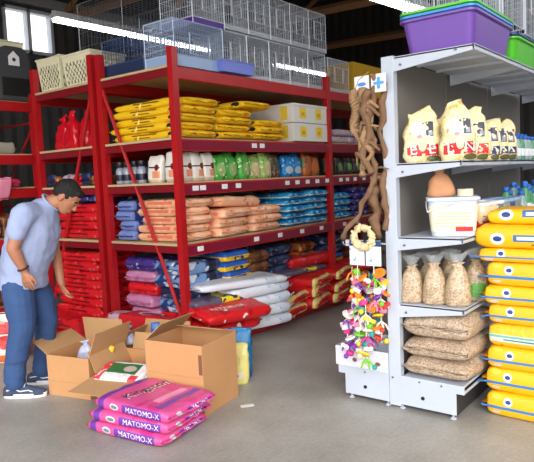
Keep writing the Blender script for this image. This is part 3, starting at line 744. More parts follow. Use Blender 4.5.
cage((3.80, 3.68, TOP+.385), .40, .40, .42, 'wire cage with purple base standing on the corner cage', traym=TRP, tray=.06)
cage((3.56, 4.06, TOP), .62, .56, .34, 'dark blue wire kennel on the rack end beside the corner cage', m=WIREB, traym=mat('dark_blue_tray', (34, 48, 84), .5), tray=.12, step=.03, rows=4)
low = ['first', 'second', 'third', 'fourth', 'fifth']
for i in range(5):
    cage((4.18+.345*i, 3.69, TOP), .335, .46, .39, 'pale wire cage in the lower row on the rack top, %s from the left' % low[i], traym=TRW, tray=.03, step=.03)
for i in range(6):
    cage((4.22-.0+.345*(i-0), 3.69, TOP+.41), .335, .46, .42, 'pale wire cage in the upper row, %s from the corner' % (low+['sixth'])[i], traym=TRW, tray=.04, step=.03) if i < 5 else None
b = MB(); x0, x1 = 0, .46
e = empty('plastic_tray', (4.06, 3.60, TOP+.001)); tag(e, 'periwinkle blue plastic tray on the rack edge in front of the cages', 'tray')
t = .006
b.box(0, .44, 0, .075, 0, t); b.box(0, .44, 0, t, t, .10); b.box(0, .44, .069, .075, t, .1); b.box(0, t, t, .069, t, .1); b.box(.434, .44, t, .069, t, .1)
b.build('tray_body', TRB, e)
b = MB(); b.box(-.008, .448, -.008, .004, .095, .105); b.build('rim', TRB, e)
cage((5.96, 3.69, TOP), .46, .46, .37, 'pale wire cage past the second post with yellow things behind', traym=TRW, tray=.03)
YB = mat('yellow_carton', (226, 178, 30), .6)
o = box('yellow_carton', -.40, .42, 0, .4, 0, .42, YB, bevel=.006); o.location = (7.05, 3.75, TOP+.001); tag(o, 'yellow carton on the rack top past the cages', 'box')
o = box('yellow_carton', -.22, .22, 0, .1, 0, .24, YB, bevel=.006); o.location = (6.2, 4.2, TOP+.001); tag(o, 'yellow carton behind the last pale cage', 'box')
# big grey kennels on the second rack
kn = ['nearest the double post', 'second along', 'third along', 'fourth along']
for i in range(4):
    cage((3.98+.74*i, 4.82, TOP), .70, .72, .95, 'large grey wire kennel on the rear rack, %s' % kn[i], 'large kennels on the rear rack', m=WIREG, traym=BLACK, tray=.05, step=.05, r=.0026, rows=5)

# ------------------------------------------------------------------ white gondola shelving
GX0, GX1, GYC = 3.40, 6.2, 1.70
g = empty('gondola_shelf', (GX0, GYC, 0)); tag(g, 'white steel double-sided shelving unit with sloped brackets and grey back panel', 'shelving')
for x in (0, .93, 1.86, 2.78):
    b = MB(); hd = .055 if x == 0 else .022
    b.box(x, x+.05, -hd, hd if x else .024, 0.02, 2.2)
    for z in [q*.05+.2 for q in range(39 if x == 0 else 0)]: b.box(x-.001, x, -.045, -.038, z, z+.02); b.box(x-.001, x, .010, .017, z, z+.02)
    b.build('upright', WHITEM if x == 0 else GREYP, g, bevel=.004)
b = MB()
for a in (0.05, .98, 1.91): b.box(a, a+.88, -.018, .018, .2, 2.19)
b.build('back_panel', GREYP, g)
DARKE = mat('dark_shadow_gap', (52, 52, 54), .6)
def gshelf(z, depth, side, a, lip=.035, th=.03):
    s = -1 if side == 'near' else 1
    e0 = s*.06; e1 = s*(.055+depth); y0, y1 = min(e0, e1), max(e0, e1)
    b = MB(); b.box(a+.004, a+.926, y0, y1, z-.012, z); 
    ye = e1; b.box(a+.004, a+.926, min(ye, ye-s*.012), max(ye, ye-s*.012), z-th, z+.004)
    for fx in (.3, .62): b.box(a+fx-.02, a+fx+.02, y0+.02, y1-.02, z-.03, z-.012)
    b.build('shelf', WHITEM, g, bevel=.002)
    for xx in (a+.004, a+.92):
        b = MB(); vs = []
        for x in (xx, xx+.004):
            vs += [(x, s*.055, z-.085), (x, s*.055, z+.002), (x, e1, z+.002), (x, e1, z-.03)]
        fs = [(0, 1, 2, 3), (7, 6, 5, 4), (0, 4, 5, 1), (1, 5, 6, 2), (2, 6, 7, 3), (3, 7, 4, 0)]
        b.add(vs, fs); b.build('bracket', WHITEM, g)
for a in (0, .93, 1.86):
    gshelf(2.19, .49, 'near', a); gshelf(1.55, .41, 'near', a); gshelf(1.10, .41, 'near', a); gshelf(.68, .41, 'near', a)
for s, d in ((-1, .40), (1, .34)):
    for a in (0, .93, 1.86):
        y0, y1 = sorted((s*(.06 if s < 0 else .03), s*(d+.06)))
        b = MB(); b.box(a+.006, a+.924, y0, y1, .19, .215); b.box(a+.006, a+.924, *sorted((s*(d+.06), s*(d+.045))), .17, .222); b.build('base_deck', WHITEM, g, bevel=.003)
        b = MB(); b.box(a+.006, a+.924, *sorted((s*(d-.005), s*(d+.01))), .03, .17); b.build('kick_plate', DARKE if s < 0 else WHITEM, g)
    b = MB(); b.box(.0, .006, *sorted((s*(.055 if s < 0 else .026), s*(d+.01))), .035, .17); b.build('end_plate', WHITEM, g)
    b = MB(); b.box(-.003, .0, *sorted((s*(.055 if s < 0 else .026), s*(d+.06))), .17, .222); b.build('end_lip', WHITEM, g)
    b = MB(); b.tube([(-.004, s*.20, .10), (.003, s*.20, .10)], .012, n=12); b.build('hole', BLACK, g)
    for yy in (s*.05, s*(d-.02)):
        b = MB(); b.lathe([(.018, 0), (.018, .008), (.007, .01), (.007, .04)], 10, c=(.03, yy, 0)); b.build('foot', WHITEM, g)
scr = mat('screw', (110, 112, 118), .4, metal=.6)
for (y, z) in ((-.1, 2.14), (-.1, 1.50), (-.1, 1.05), (-.1, .63), (0.0, .2), (-.18, .2), (-.32, .2), (.2, .2), (-.44, 2.175)):
    b = MB(); b.tube([(-.004, y, z), (.004, y, z)], .007, n=8); b.build('screw', scr, g)

# level 1.55: cream pouches
def fpouch(name, sub, W, HH):
    return printed(name, (240, 222, 170), [('n', 7, .60, (228, 198, 120)), ('e', (-.02*W/.2, -.06, HH*.6), (.055*W/.2, .08, .05), (244, 240, 232)), ('b', (0, -.06, HH*.22), (W*.46, .08, HH*.105), sub),
        ('e', (0, -.06, HH*.32), (.024, .09, .04), (190, 214, 170)), ('b', (.045*W/.2, -.06, HH*.60), (.022, .08, .045), (66, 68, 84)), ('b', (.03*W/.2, -.06, HH*.70), (.03, .08, .007), (60, 60, 70)), ('b', (.05*W/.2, -.06, HH*.53), (.012, .09, .014), (150, 160, 190)), ('n', 34, .6, (236, 222, 186)), ('e', (-.015, -.06, HH*.47), (.016, .1, .012), (222, 150, 150)), ('n', 11, .66, (206, 176, 120)), ('e', (.06*W/.2, -.06, HH*.06), (.04, .08, .018), (90, 96, 60))], bump=.5, bscale=16)
FP1 = fpouch('cream_red_pouch', (206, 32, 44), .2, .33)
FP2 = fpouch('cream_navy_pouch', (40, 52, 120), .15, .27)
LZ = 1.552
for i, (x, y, rz, lt) in enumerate(((3.52, 1.52, -1.12, 'E   E'), (3.53, 1.30, -1.05, 'L   N'))):
    o = pouch('feed_pouch', .215, .12, .33, FP1, (x, y, LZ), rz, i, 'large cream pouch with red band and white letters, %s' % ('nearest the shelf post' if i == 0 else 'second from the shelf post'), 'pouch', 'cream pouches', topw=.62, tilt=(0, -.02), rough=2.4)
    for ch, ox in zip(lt.split(), (-.055, .055)): lettering(o, ch, .085, (ox, 0, .075), (1, 0, 0), (0, 0, 1), LW, push=.008, bold=1.1)
FP3 = fpouch('cream_red_small_pouch', (206, 32, 44), .18, .31)
pouch('feed_pouch', .19, .12, .32, FP3, (3.76, 1.30, LZ), -.95, 2, 'cream pouch with red band third in the row on the white shelf', 'pouch', 'cream pouches', topw=.6, rough=2.2)
for i, x in enumerate((3.98, 4.16, 4.34)):
    pouch('feed_pouch', .16, .11, .25+.01*i, FP2, (x, 1.28, LZ), -.9, i, 'small cream pouch with navy band on the white shelf, %s of three' % ['first', 'middle', 'last'][i], 'pouch', 'cream pouches', topw=.6, rough=2.2)
for i, x in enumerate((3.80, 4.02, 4.24)):
    pouch('feed_pouch', .17, .11, .27, FP3, (x, 1.47, LZ), -.9, i+1, 'cream pouch in the rear row of the white shelf, %s of three' % ['first', 'middle', 'last'][i], 'pouch', 'cream pouches', topw=.6, rough=2.2)
BL = mat('blue_cap', (30, 96, 190), .4); BOT = mat('bottle_plastic', (170, 196, 196), .12, alpha=.6, var=.1); BOTL = mat('bottle_label', (226, 230, 234), .5, var=.05); BOTG = mat('green_bottle_plastic', (96, 168, 120), .15, alpha=.75)
def bottle(loc, label, h=.2, r=.033, m=BOT, group='clear bottles on the white shelf', cap=BL):
    e = empty('bottle', loc); tag(e, label, 'bottle', group)
    b = MB(); b.lathe([(r*.9, 0), (r, .012), (r*.94, h*.3), (r, h*.6), (r*.6, h*.8), (r*.36, h*.88), (r*.36, h*.93)], 14); b.build('bottle_body', m, e, smooth=True)
    b = MB(); b.lathe([(r*1.01, h*.15), (r*1.02, h*.16), (r*1.02, h*.45), (r*1.01, h*.46)], 14); b.build('label', BOTL, e, smooth=True)
    b = MB(); b.lathe([(r*.42, h*.86), (r*.62, h*.88), (r*.5, h), (r*.4, h*1.01)], 12); b.build('cap', cap, e, smooth=True)
k2 = 0
o12 = ['first', 'second', 'third', 'fourth', 'fifth', 'sixth', 'seventh', 'eighth', 'ninth', 'tenth', 'eleventh', 'twelfth']
for i in range(7):
    for j in range(2):
        bottle((4.50+.10*i, 1.24+.1*j, LZ), 'clear bottle with blue cap after the cream pouches, %s in the %s row' % (o12[i], ['front', 'rear'][j]), h=.17+.03*((i*3+j) % 3), r=.036-.003*(i % 2), m=[BOT, BOTG, BOT][(i+j) % 3])
# level 1.10: tub, paper bag, roll, tubs, bottles
LZ = 1.102
TUBM = mat('cloudy_plastic', (222, 228, 238), .25, var=.04, alpha=.82)
M_TLAB = printed('tub_label', (236, 226, 200), [('b', (.06, 0, .035), (.05, .4, .022), (214, 40, 44)), ('b', (0, 0, .10), (.10, .4, .003), (220, 190, 130)), ('b', (0, 0, .12), (.09, .4, .003), (220, 190, 130)), ('b', (0, 0, .14), (.09, .4, .003), (220, 190, 130)), ('b', (-.02, 0, .08), (.09, .4, .003), (220, 190, 130)), ('b', (-.02, 0, .06), (.09, .4, .003), (220, 190, 130))])
e = empty('plastic_tub', (3.60, 1.37, LZ), -1.15); tag(e, 'big clear lidded tub with printed label on the white shelf', 'tub')
b = MB()
def rrect(w, d, z, r=.04, n=6):
    out = []
    for (cx, cy, a0) in ((w-r, d-r, 0), (-w+r, d-r, 90), (-w+r, -d+r, 180), (w-r, -d+r, 270)):
        for i in range(n+1):
            a = R(a0+90*i/n); out.append((cx+r*math.cos(a), cy+r*math.sin(a), z))
    return out
def loft(b, rings, cap0=True, cap1=True):
    n = len(rings[0]); vs = [p for q in rings for p in q]; fs = []
    for i in range(len(rings)-1):
        for k in range(n): fs.append((i*n+k, i*n+(k+1) % n, (i+1)*n+(k+1) % n, (i+1)*n+k))
    if cap0: fs.append(tuple(range(n-1, -1, -1)))
    if cap1: fs.append(tuple(range((len(rings)-1)*n, len(rings)*n)))
    b.add(vs, fs)
loft(b, [rrect(.125, .105, 0), rrect(.145, .12, .215)]); b.build('tub_body', TUBM, e)
b = MB(); loft(b, [rrect(.152, .127, .212), rrect(.156, .131, .218), rrect(.156, .131, .232), rrect(.148, .123, .236)]); b.build('lid', mat('tub_lid', (206, 216, 236), .3), e)
b = MB()
loft(b, [[(x*1.006, y*1.006, z) for x, y, z in rrect(.1292, .1092, .03)], [(x*1.006, y*1.006, z) for x, y, z in rrect(.1435, .1185, .185)]], False, False)
o = b.build('label', M_TLAB, e)
b = MB(); b.tube([(-.153, 0, .21), (-.156, -.06, .18), (-.15, -.125, .15), (-.08, -.13, .185), (.0, -.135, .2)], .004, n=6); b.build('handle', TAGW, e)
PAP = mat('kraft_paper', (196, 140, 100), .8, var=.08, bump=.4, bscale=14)
pouch('paper_bag', .165, .13, .195, PAP, (3.55, 1.42, LZ+.238), -.9, 1, 'brown paper bag with folded top standing on the clear tub', 'bag', neck=.70, rough=1.6, lean=-.02)
e = empty('tape_roll', (3.55, 1.27, LZ+.238)); tag(e, 'cream roll lying on the clear tub beside the paper bag', 'roll')
b = MB(); b.lathe([(.042, 0), (.045, .003), (.045, .04), (.042, .043)], 22); b.build('roll_body', mat('cream_roll', (226, 214, 186), .6), e, smooth=False)
b = MB(); b.lathe([(.02, .0425), (.021, .044)], 16); b.build('core', CARD, e)
CANC = [((206, 60, 50), (226, 206, 160)), ((206, 60, 50), (220, 200, 150)), ((170, 160, 140), (120, 124, 110)), ((200, 190, 170), (140, 140, 126)), ((190, 190, 180), (60, 70, 110)), ((180, 190, 180), (120, 130, 120))]
for i, x in enumerate((3.80, 3.93, 4.07, 4.2, 4.33, 4.46)):
    for j, y in enumerate((1.26, 1.38)):
        e = empty('food_tub', (x+.02*j, y, LZ)); tag(e, 'round lidded tub with printed wrap beside the big clear tub, %s in the %s row' % (o12[i], ['front', 'rear'][j]), 'tub', 'round tubs')
        b = MB(); b.lathe([(.048, 0), (.055, .01), (.057, .16), (.05, .165)], 18); b.build('tub_body', printed('tub_wrap', CANC[i][1], [('b', (0, 0, .05), (.1, .1, .022), CANC[i][0]), ('n', 20, .6, (230, 226, 214))]), e, smooth=True)
        b = MB(); b.lathe([(.056, .16), (.06, .163), (.06, .18), (.055, .184)], 18); b.build('lid', TRL if i > 2 else TAGW, e, smooth=True)
for i in range(9):
    for j in range(2):
        bottle((4.62+.1*i, 1.24+.11*j, LZ), 'bottle with blue ruffled cap above the yellow stack, %s in the %s row' % (o12[i], ['front', 'rear'][j]), h=.22+.03*((i*2+j) % 3), r=.042, m=BOTG if (i+j) % 3 else BOT, group='bottles above the yellow stack', cap=mat('blue_wrap', (40, 110, 200), .35, bump=1, bscale=40) if (i+j) == 0 else bpy.data.materials['blue_wrap'])
# level .68: clear pouches of pellets
KB = kibble('pellets', (206, 184, 150), (190, 164, 130), (150, 120, 92), 120)
KG = kibble('pellets_green_label', (206, 184, 150), (190, 164, 130), (150, 120, 92), 120, extra=[((0, -.06, .07), (.06, .09, .05), (76, 150, 50))])
LZ = .682
for i, (x, y, m) in enumerate(((3.50, 1.60, KB), (3.51, 1.455, KB), (3.52, 1.315, KB), (3.66, 1.56, KB), (3.68, 1.41, KB), (3.72, 1.27, KG), (3.86, 1.50, KB), (3.90, 1.33, KG))):
    e = empty('pellet_bag', (x, y, LZ), -1.25+.1*(i % 3)); tag(e, 'clear knotted bag of beige pellets on the lowest shelf, %s' % ['front row by the post', 'front row middle', 'front row at the shelf edge', 'second row by the post', 'second row middle', 'second row with green label', 'third row by the panel', 'third row with green label'][i], 'bag', 'clear pellet bags')
    me = pouch_mesh('bag_body', .15, .13, .235+.012*(i % 3), m, seed=i, neck=.97, rough=.7); link(bpy.data.objects.new('bag_body', me), e)
    b = MB(); n = 14; hh = .225+.012*(i % 3); vs = []; fs = []
    for q in range(5):
        t = q/4
        for a_ in range(n):
            a = 2*PI*a_/n; rr = .014+.035*t+.012*t*math.sin(a*3+i); vs.append((rr*math.cos(a)*1.3, rr*math.sin(a)*.6, hh+.07*t+.012*t*math.sin(a*2+i)))
    for q in range(4):
        for a_ in range(n): fs.append((q*n+a_, q*n+(a_+1) % n, (q+1)*n+(a_+1) % n, (q+1)*n+a_))
    b.add(vs, fs); b.build('knotted_top', CLEAR, e, smooth=True)
# base: three clear sacks of kibble
KS = kibble('seed_mix', (208, 188, 164), (190, 166, 142), (156, 128, 106), 110)
KST = kibble('seed_mix_green_label', (208, 188, 164), (190, 166, 142), (156, 128, 106), 110, extra=[((-.08, -.04, .16), (.085, .14, .12), (146, 196, 50)), ((-.08, -.04, .16), (.05, .05, .12), (70, 110, 60))])
for i, (m, T, z) in enumerate(((KS, .13, .224), (KS, .13, .345), (KST, .17, .467))):
    sack('pellet_sack', .60, .43, T, m, (3.71, 1.425+.004*i, z), .02*i-.02, i, 'clear sack of seed mix on the shelving base, %s of three' % ['bottom', 'middle', 'top, with green label,'][i], 'sack', 'clear sacks on the base', rough=1.9, p=5, q_=.3, sag=.6, crimp=.02)

# basins and cages on top of the gondola
def basin(loc, w, d, h, m, label, rim, group='nested basins'):
    e = empty('basin', loc); tag(e, label, 'basin', group)
    b = MB(); k0 = .88
    o_ = [[(x*k0, y*k0, z) for x, y, z in rrect(w/2, d/2, 0, .05)], rrect(w/2, d/2, h, .05)]
    i_ = [[(x*.975, y*.965, h) for x, y, z in rrect(w/2, d/2, h, .05)], [(x*k0*.97, y*k0*.96, .008) for x, y, z in rrect(w/2, d/2, 0, .05)]]
    loft(b, o_+i_); b.build('basin_body', m, e)
    b = MB(); loft(b, [rrect(w/2+.002, d/2+.002, h-.016, .05), rrect(w/2+.014, d/2+.014, h-.012, .05), rrect(w/2+.014, d/2+.014, h, .05), rrect(w/2-.004, d/2-.004, h+.002, .05)], False, False); b.build('rim', rim, e)
PUR = mat('purple_plastic', (118, 80, 172), .3, var=.05); LBL = mat('light_blue_plastic', (58, 150, 226), .3, var=.05); LGR = mat('green_plastic', (88, 200, 48), .3, var=.05); DBL = mat('navy_plastic', (40, 60, 140), .35)
for i, (m, nm_) in enumerate(((PUR, 'purple'), (LBL, 'light blue'), (LGR, 'lime green'))):
    basin((3.80, 1.385, 2.194+.022*i), .74, .44, .20, m, '%s plastic basin nested at the end of the shelving top, %s' % (nm_, ['lowest', 'middle', 'uppermost'][i]), m)
for i, (m, nm_) in enumerate(((LGR, 'lime green'), (DBL, 'navy blue'))):
    basin((4.62, 1.385, 2.194+.022*i), .74, .44, .17, m, '%s plastic basin in the second nest of the shelving top' % nm_, m)
for i, x in enumerate((3.46, 4.0, 4.52)):
    cage((x, 1.18, 2.445 if i < 2 else 2.42), .48, .42, .55, 'white wire cage standing on the basins above the shelving, %s from the end' % ['first', 'second', 'third'][i], 'white cages above the basins', m=WIREW, tray=.0, step=.035, rows=5, r=.0028)

# ------------------------------------------------------------------ end-cap hanging goods
WD = mat('driftwood', (128, 96, 70), .85, var=.3, scale=20, bump=.6, bscale=40)
WD2 = mat('pale_driftwood', (164, 130, 94), .85, var=.25, scale=20, bump=.6, bscale=40)
def branch(pts, r0, r1, label, m=WD, seed=0, side=(), tie=True):
    e = empty('driftwood_branch', pts[0]); tag(e, label, 'driftwood', 'driftwood branches hung on the shelving end')
    p0 = Vector(pts[0]); P = []; Rr = []
    rnd = random.Random(seed); n = len(pts)
    for i in range(n-1):
        for s in range(6):
            t = s/6; a = Vector(pts[i]).lerp(Vector(pts[i+1]), t)-p0
            a += Vector((noise.noise(a*9+Vector((seed, 0, 0))), noise.noise(a*9+Vector((0, seed, 5))), 0))*.06
            P.append(a); q = (i+t)/(n-1); Rr.append((r0+(r1-r0)*q)*.72*(1+.75*noise.noise(a*30)))
    b = MB(); b.tube(P, Rr, n=9); b.build('branch', m, e, smooth=True)
    for (i, d, L) in side:
        b = MB(); a = P[i]; d = Vector(d).normalized()
        q = [a+d*L*t+Vector((0, .02*math.sin(t*5), .02*math.sin(t*4))) for t in (0, .3, .6, 1)]
        b.tube(q, [Rr[i]*.8, Rr[i]*.65, Rr[i]*.5, Rr[i]*.3], n=8); b.build('twig', m, e, smooth=True)
    return e
branch([(3.36, 1.80, 2.10), (3.35, 1.83, 1.80), (3.36, 1.80, 1.5), (3.36, 1.86, 1.38), (3.35, 1.97, 1.18), (3.35, 2.05, 1.07)], .026, .02, 'long crooked driftwood branch, its foot curving left above the header cards', seed=1, side=[(8, (0, 1, -.6), .12), (12, (0, -1, .5), .08)])
branch([(3.40, 1.75, 2.05), (3.39, 1.77, 1.7), (3.40, 1.76, 1.35), (3.40, 1.78, 1.1)], .032, .024, 'straight thick driftwood branch nearest the white post', m=WD, seed=3, side=[(5, (0, 1, .5), .09), (10, (0, 1, -.4), .08)])
branch([(3.33, 1.86, 2.02), (3.33, 1.82, 1.85), (3.32, 1.86, 1.65), (3.33, 1.84, 1.5)], .036, .02, 'knotty driftwood root hanging in front of the other branches', m=WD2, seed=5, side=[(6, (0, 1, .3), .07), (9, (0, -1, .6), .09), (3, (0, -1, -.4), .07)])
branch([(3.42, 1.82, 1.42), (3.42, 1.85, 1.2), (3.42, 1.80, 1.08)], .05, .035, 'short stout driftwood piece behind the pale ring', m=WD, seed=8, side=[(4, (0, 1, .5), .1)])
branch([(3.30, 1.80, 2.0), (3.31, 1.87, 1.88), (3.30, 1.80, 1.74), (3.31, 1.86, 1.6), (3.30, 1.8, 1.48)], .03, .026, 'gnarled driftwood root in front with open forks', m=WD, seed=11, side=[(4, (0, -1, -.8), .10), (9, (0, 1, -.8), .10), (14, (0, -1, -.6), .08), (18, (0, 1, .4), .07)])
branch([(3.34, 1.90, 1.98), (3.34, 1.93, 1.8), (3.34, 1.88, 1.62), (3.34, 1.84, 1.46)], .02, .028, 'thin driftwood stick along the left of the bundle', m=WD2, seed=14, side=[(7, (0, -1, -.4), .12), (12, (0, 1, -.9), .08)])
# braided chew rope
e = empty('braided_rope', (3.36, 1.93, 2.02)); tag(e, 'tan braided rope chain hanging left of the driftwood', 'rope')
for sgn in (0, 1, 2):
    b = MB(); P = [(.018*math.sin(t*1.1+sgn*2.1), .028*math.cos(t*1.1+sgn*2.1)+.01*math.sin(t*.4), -t*.0105) for t in range(26)]
    b.tube(P, .011, n=7); b.build('strand', WD2, e, smooth=True)
b = MB(); b.tube([(0, 0, 0), (0, -.03, .06), (0, -.1, .10)], .004, n=5); b.build('hanging_loop', WD2, e)
# pale root ring
e = empty('root_ring', (3.30, 1.87, 1.105)); tag(e, 'pale cream wreath of twisted roots hanging above the header cards', 'root ring')
PR = mat('pale_root', (228, 206, 158), .7, var=.15, scale=20, bump=.5)
for s in range(3):
    P = []; Rr = []
    for t in range(25):
        a = 2*PI*t/24; q = .062+.012*math.sin(a*5+s*2); P.append((.014*math.cos(a*3+s*2), q*math.cos(a), q*math.sin(a)+.0)); Rr.append(.014+.006*math.sin(a*7+s))
    b = MB(); b.tube(P, Rr, n=8); b.build('root', PR, e, smooth=True)
for i in range(7):
    a = 2*PI*i/7+.3; b = MB(); b.tube([(0, .065*math.cos(a), .065*math.sin(a)), (-.01, .088*math.cos(a+.2), .088*math.sin(a+.2))], [.013, .007], n=7); b.build('root_stub', PR, e, smooth=True)
# peg rod and header cards with toys
rod = empty('peg_rod', (3.40, 1.76, 1.055)); tag(rod, 'thin steel bar with hooks carrying the bird toys at the shelving end', 'bar')
b = MB(); b.tube([(0, 0, 0), (0, .28, 0)], .006, n=6); b.build('bar', WHITEM, rod)
for y in (.04, .11, .18, .25):
    b = MB(); b.tube([(0, y, 0), (-.10, y, .0), (-.11, y, .02)], .003, n=5); b.build('hook', WHITEM, rod)
box_ = MB(); box_.box(-.012, .012, .262, .29, -.02, .02); box_.build('end_cap', TAGW, rod)
M_CARD = printed('header_card', (226, 232, 242), [('b', (0, 0, .065), (.1, .1, .018), (30, 60, 120)), ('n', 30, .7, (120, 160, 210))], bump=0)
TC = {'lime green': (120, 200, 40), 'orange': (240, 140, 40), 'purple': (130, 60, 170), 'magenta': (220, 50, 140), 'white': (240, 236, 228), 'yellow': (240, 210, 50), 'teal': (30, 160, 150), 'pink': (240, 130, 170), 'red': (220, 60, 50), 'blue': (40, 90, 200)}
TM = {k_: mat(k_.replace(' ', '_')+'_toy', v, .5, var=.08) for k_, v in TC.items()}
def toy(y, x, ztop, zbot, seq, label, seed, card=False):
    e = empty('bird_toy', (x, y, ztop)); tag(e, label, 'bird toy', 'bird toys on the shelving end')
    rnd = random.Random(seed); L = ztop-zbot
    b = MB(); b.tube([(0, 0, 0), (0, 0, -L)], .003, n=5); b.build('cord', TM['white'], e)
    if card:
        b = MB(); b.box(-.003, .003, -.052, .052, -.075, .084)
        o = b.build('header_card', M_CARD, e)
    z = -(.12 if card else .03)
    i = 0
    while z > -L:
        c = seq[i % len(seq)]; m = TM[c]; kind = (i+seed) % 4; b = MB(); s = rnd.uniform(.75, 1.15)
        Mx = Matrix.Translation((rnd.uniform(-.02, .02), rnd.uniform(-.03, .03), z)) @ Euler((rnd.uniform(-.6, .6), rnd.uniform(-.5, .5), rnd.uniform(0, 3))).to_matrix().to_4x4()
        if kind == 0: b.box(-.035*s, .035*s, -.03*s, .03*s, -.011, .011, M=Mx); nm_ = 'wood_block'
        elif kind == 1: b.lathe([(.012, -.02), (.028*s, -.012), (.03*s, 0), (.028*s, .012), (.012, .02)], 12, M=Mx); nm_ = 'bead'
        elif kind == 2: b.lathe([(.036*s, -.006), (.038*s, 0), (.036*s, .006), (.012, .007), (.012, -.007)], 14, M=Mx); nm_ = 'disc'
        else:
            for q in range(5):
                a = q*1.257; b.tube([(0, 0, 0), (.02*math.cos(a), .03*math.sin(a), -.02), (.03*math.cos(a), .05*math.sin(a), -.055)], .006, n=5, M=Matrix.Translation((0, 0, z)))
            nm_ = 'tassel'
        b.build(nm_, m, e); 
        # a dangling side bead
        if i % 2:
            b = MB(); a = rnd.uniform(0, 6.28); b.ball((.04*math.cos(a), .05*math.sin(a), z-.01), .017, 8); b.build('bead', TM[seq[(i+2) % len(seq)]], e, smooth=True)
        z -= .036; i += 1
s1 = ['lime green', 'orange', 'purple', 'white', 'orange', 'yellow']; s2 = ['orange', 'lime green', 'magenta', 'white', 'purple', 'pink']; s3 = ['white', 'purple', 'white', 'white', 'pink', 'white', 'lime green']; s4 = ['magenta', 'teal', 'white', 'yellow', 'lime green', 'white']
toy(1.925, 3.30, 1.05-.05, .66, s1, 'bird toy under the left header card, green and orange beads', 1, True)
toy(1.81, 3.30, 1.05-.05, .64, s2, 'bird toy under the right header card by the white post, orange and green', 2, True)
toy(2.0, 3.36, .90, .48, ['orange', 'white', 'pink', 'white', 'red'], 'bird toy furthest left of the hanging bunch, orange and white', 3)
toy(1.94, 3.32, .72, .30, s3, 'bird toy of white and lilac blocks in the lower middle', 4)
toy(1.86, 3.27, .72, .29, s4, 'bird toy of magenta and teal blocks beside the white post', 5)
toy(2.02, 3.31, .62, .33, ['white', 'purple', 'white', 'magenta'], 'bird toy low at the left with large white pieces', 6)
toy(1.80, 3.36, .88, .42, ['pink', 'yellow', 'white', 'orange', 'white', 'red'], 'bird toy tucked against the white post, pink and yellow', 7)
toy(1.90, 3.40, .86, .40, ['teal', 'orange', 'white', 'purple'], 'bird toy at the back of the bunch, teal and orange', 8)
# signs above driftwood
for i, (y, lab) in enumerate(((1.88, 'white paper card with blue print hung left above the driftwood'), (1.765, 'white paper card with blue cross print hung right above the driftwood'))):
    b = MB(); b.box(-.002, .002, -.05, .05, 0, .11)
    o = b.build('paper_card', printed('paper_card_%s' % 'ab'[i], (228, 232, 240), [('e', (0, 0, .06), (.02, .03, .012), (70, 130, 210))] if i == 0 else [('b', (0, 0, .055), (.02, .035, .009), (80, 160, 226)), ('b', (0, 0, .055), (.02, .011, .035), (80, 160, 226))], bump=0)); o.location = (3.36, y, 1.99); tag(o, lab, 'card')
M_BIN = printed('white_bin_print', (224, 228, 236), [('e', (-.01, .05, .05), (.03, .018, .016), (130, 90, 80)), ('e', (-.01, -.04, .045), (.03, .02, .012), (120, 80, 70)), ('e', (-.01, -.12, .045), (.03, .02, .014), (140, 90, 80))], bump=0)
e = empty('display_bin', (3.40, 1.925, .2225)); tag(e, 'white open display bin with small brown pictures on the base under the toys', 'bin')
b = MB(); t = .006
b.box(0, .4, -.195, .195, 0, t); b.box(0, t, -.195, .195, t, .13); b.box(.4-t, .4, -.195, .195, t, .13); b.box(t, .4-t, -.195, -.195+t, t, .13); b.box(t, .4-t, .195-t, .195, t, .13)
b.build('bin_body', M_BIN, e)
for i in range(6):
    rnd = random.Random(i+40)
    c = ['magenta', 'teal', 'yellow', 'white', 'lime green', 'white'][i]
    b = MB(); b.ball((0, 0, 0), .036, 10, sc=(1, 1.1, 1.1)); b.tube([(0, 0, .03), (.0, .01, .07)], .006, n=6)
    o = b.build('toy_ball', TM[c], smooth=True); o.location = (3.44+.055*(i % 2), 1.81+.052*i, .265+.0); tag(o, '%s toy ball in the white display bin, %s from the post' % (c, o12[i]), 'toy', 'toy balls in the bin')

for o in list(COL.objects):
    if o.parent is None and (o.get('group') in ('driftwood branches hung on the shelving end', 'bird toys on the shelving end') or o.name.split('.')[0] in ('braided_rope', 'root_ring', 'peg_rod', 'paper_card')):
        o.location.y -= .042
        if o.name.startswith('bird_toy'): o.location.x += .015
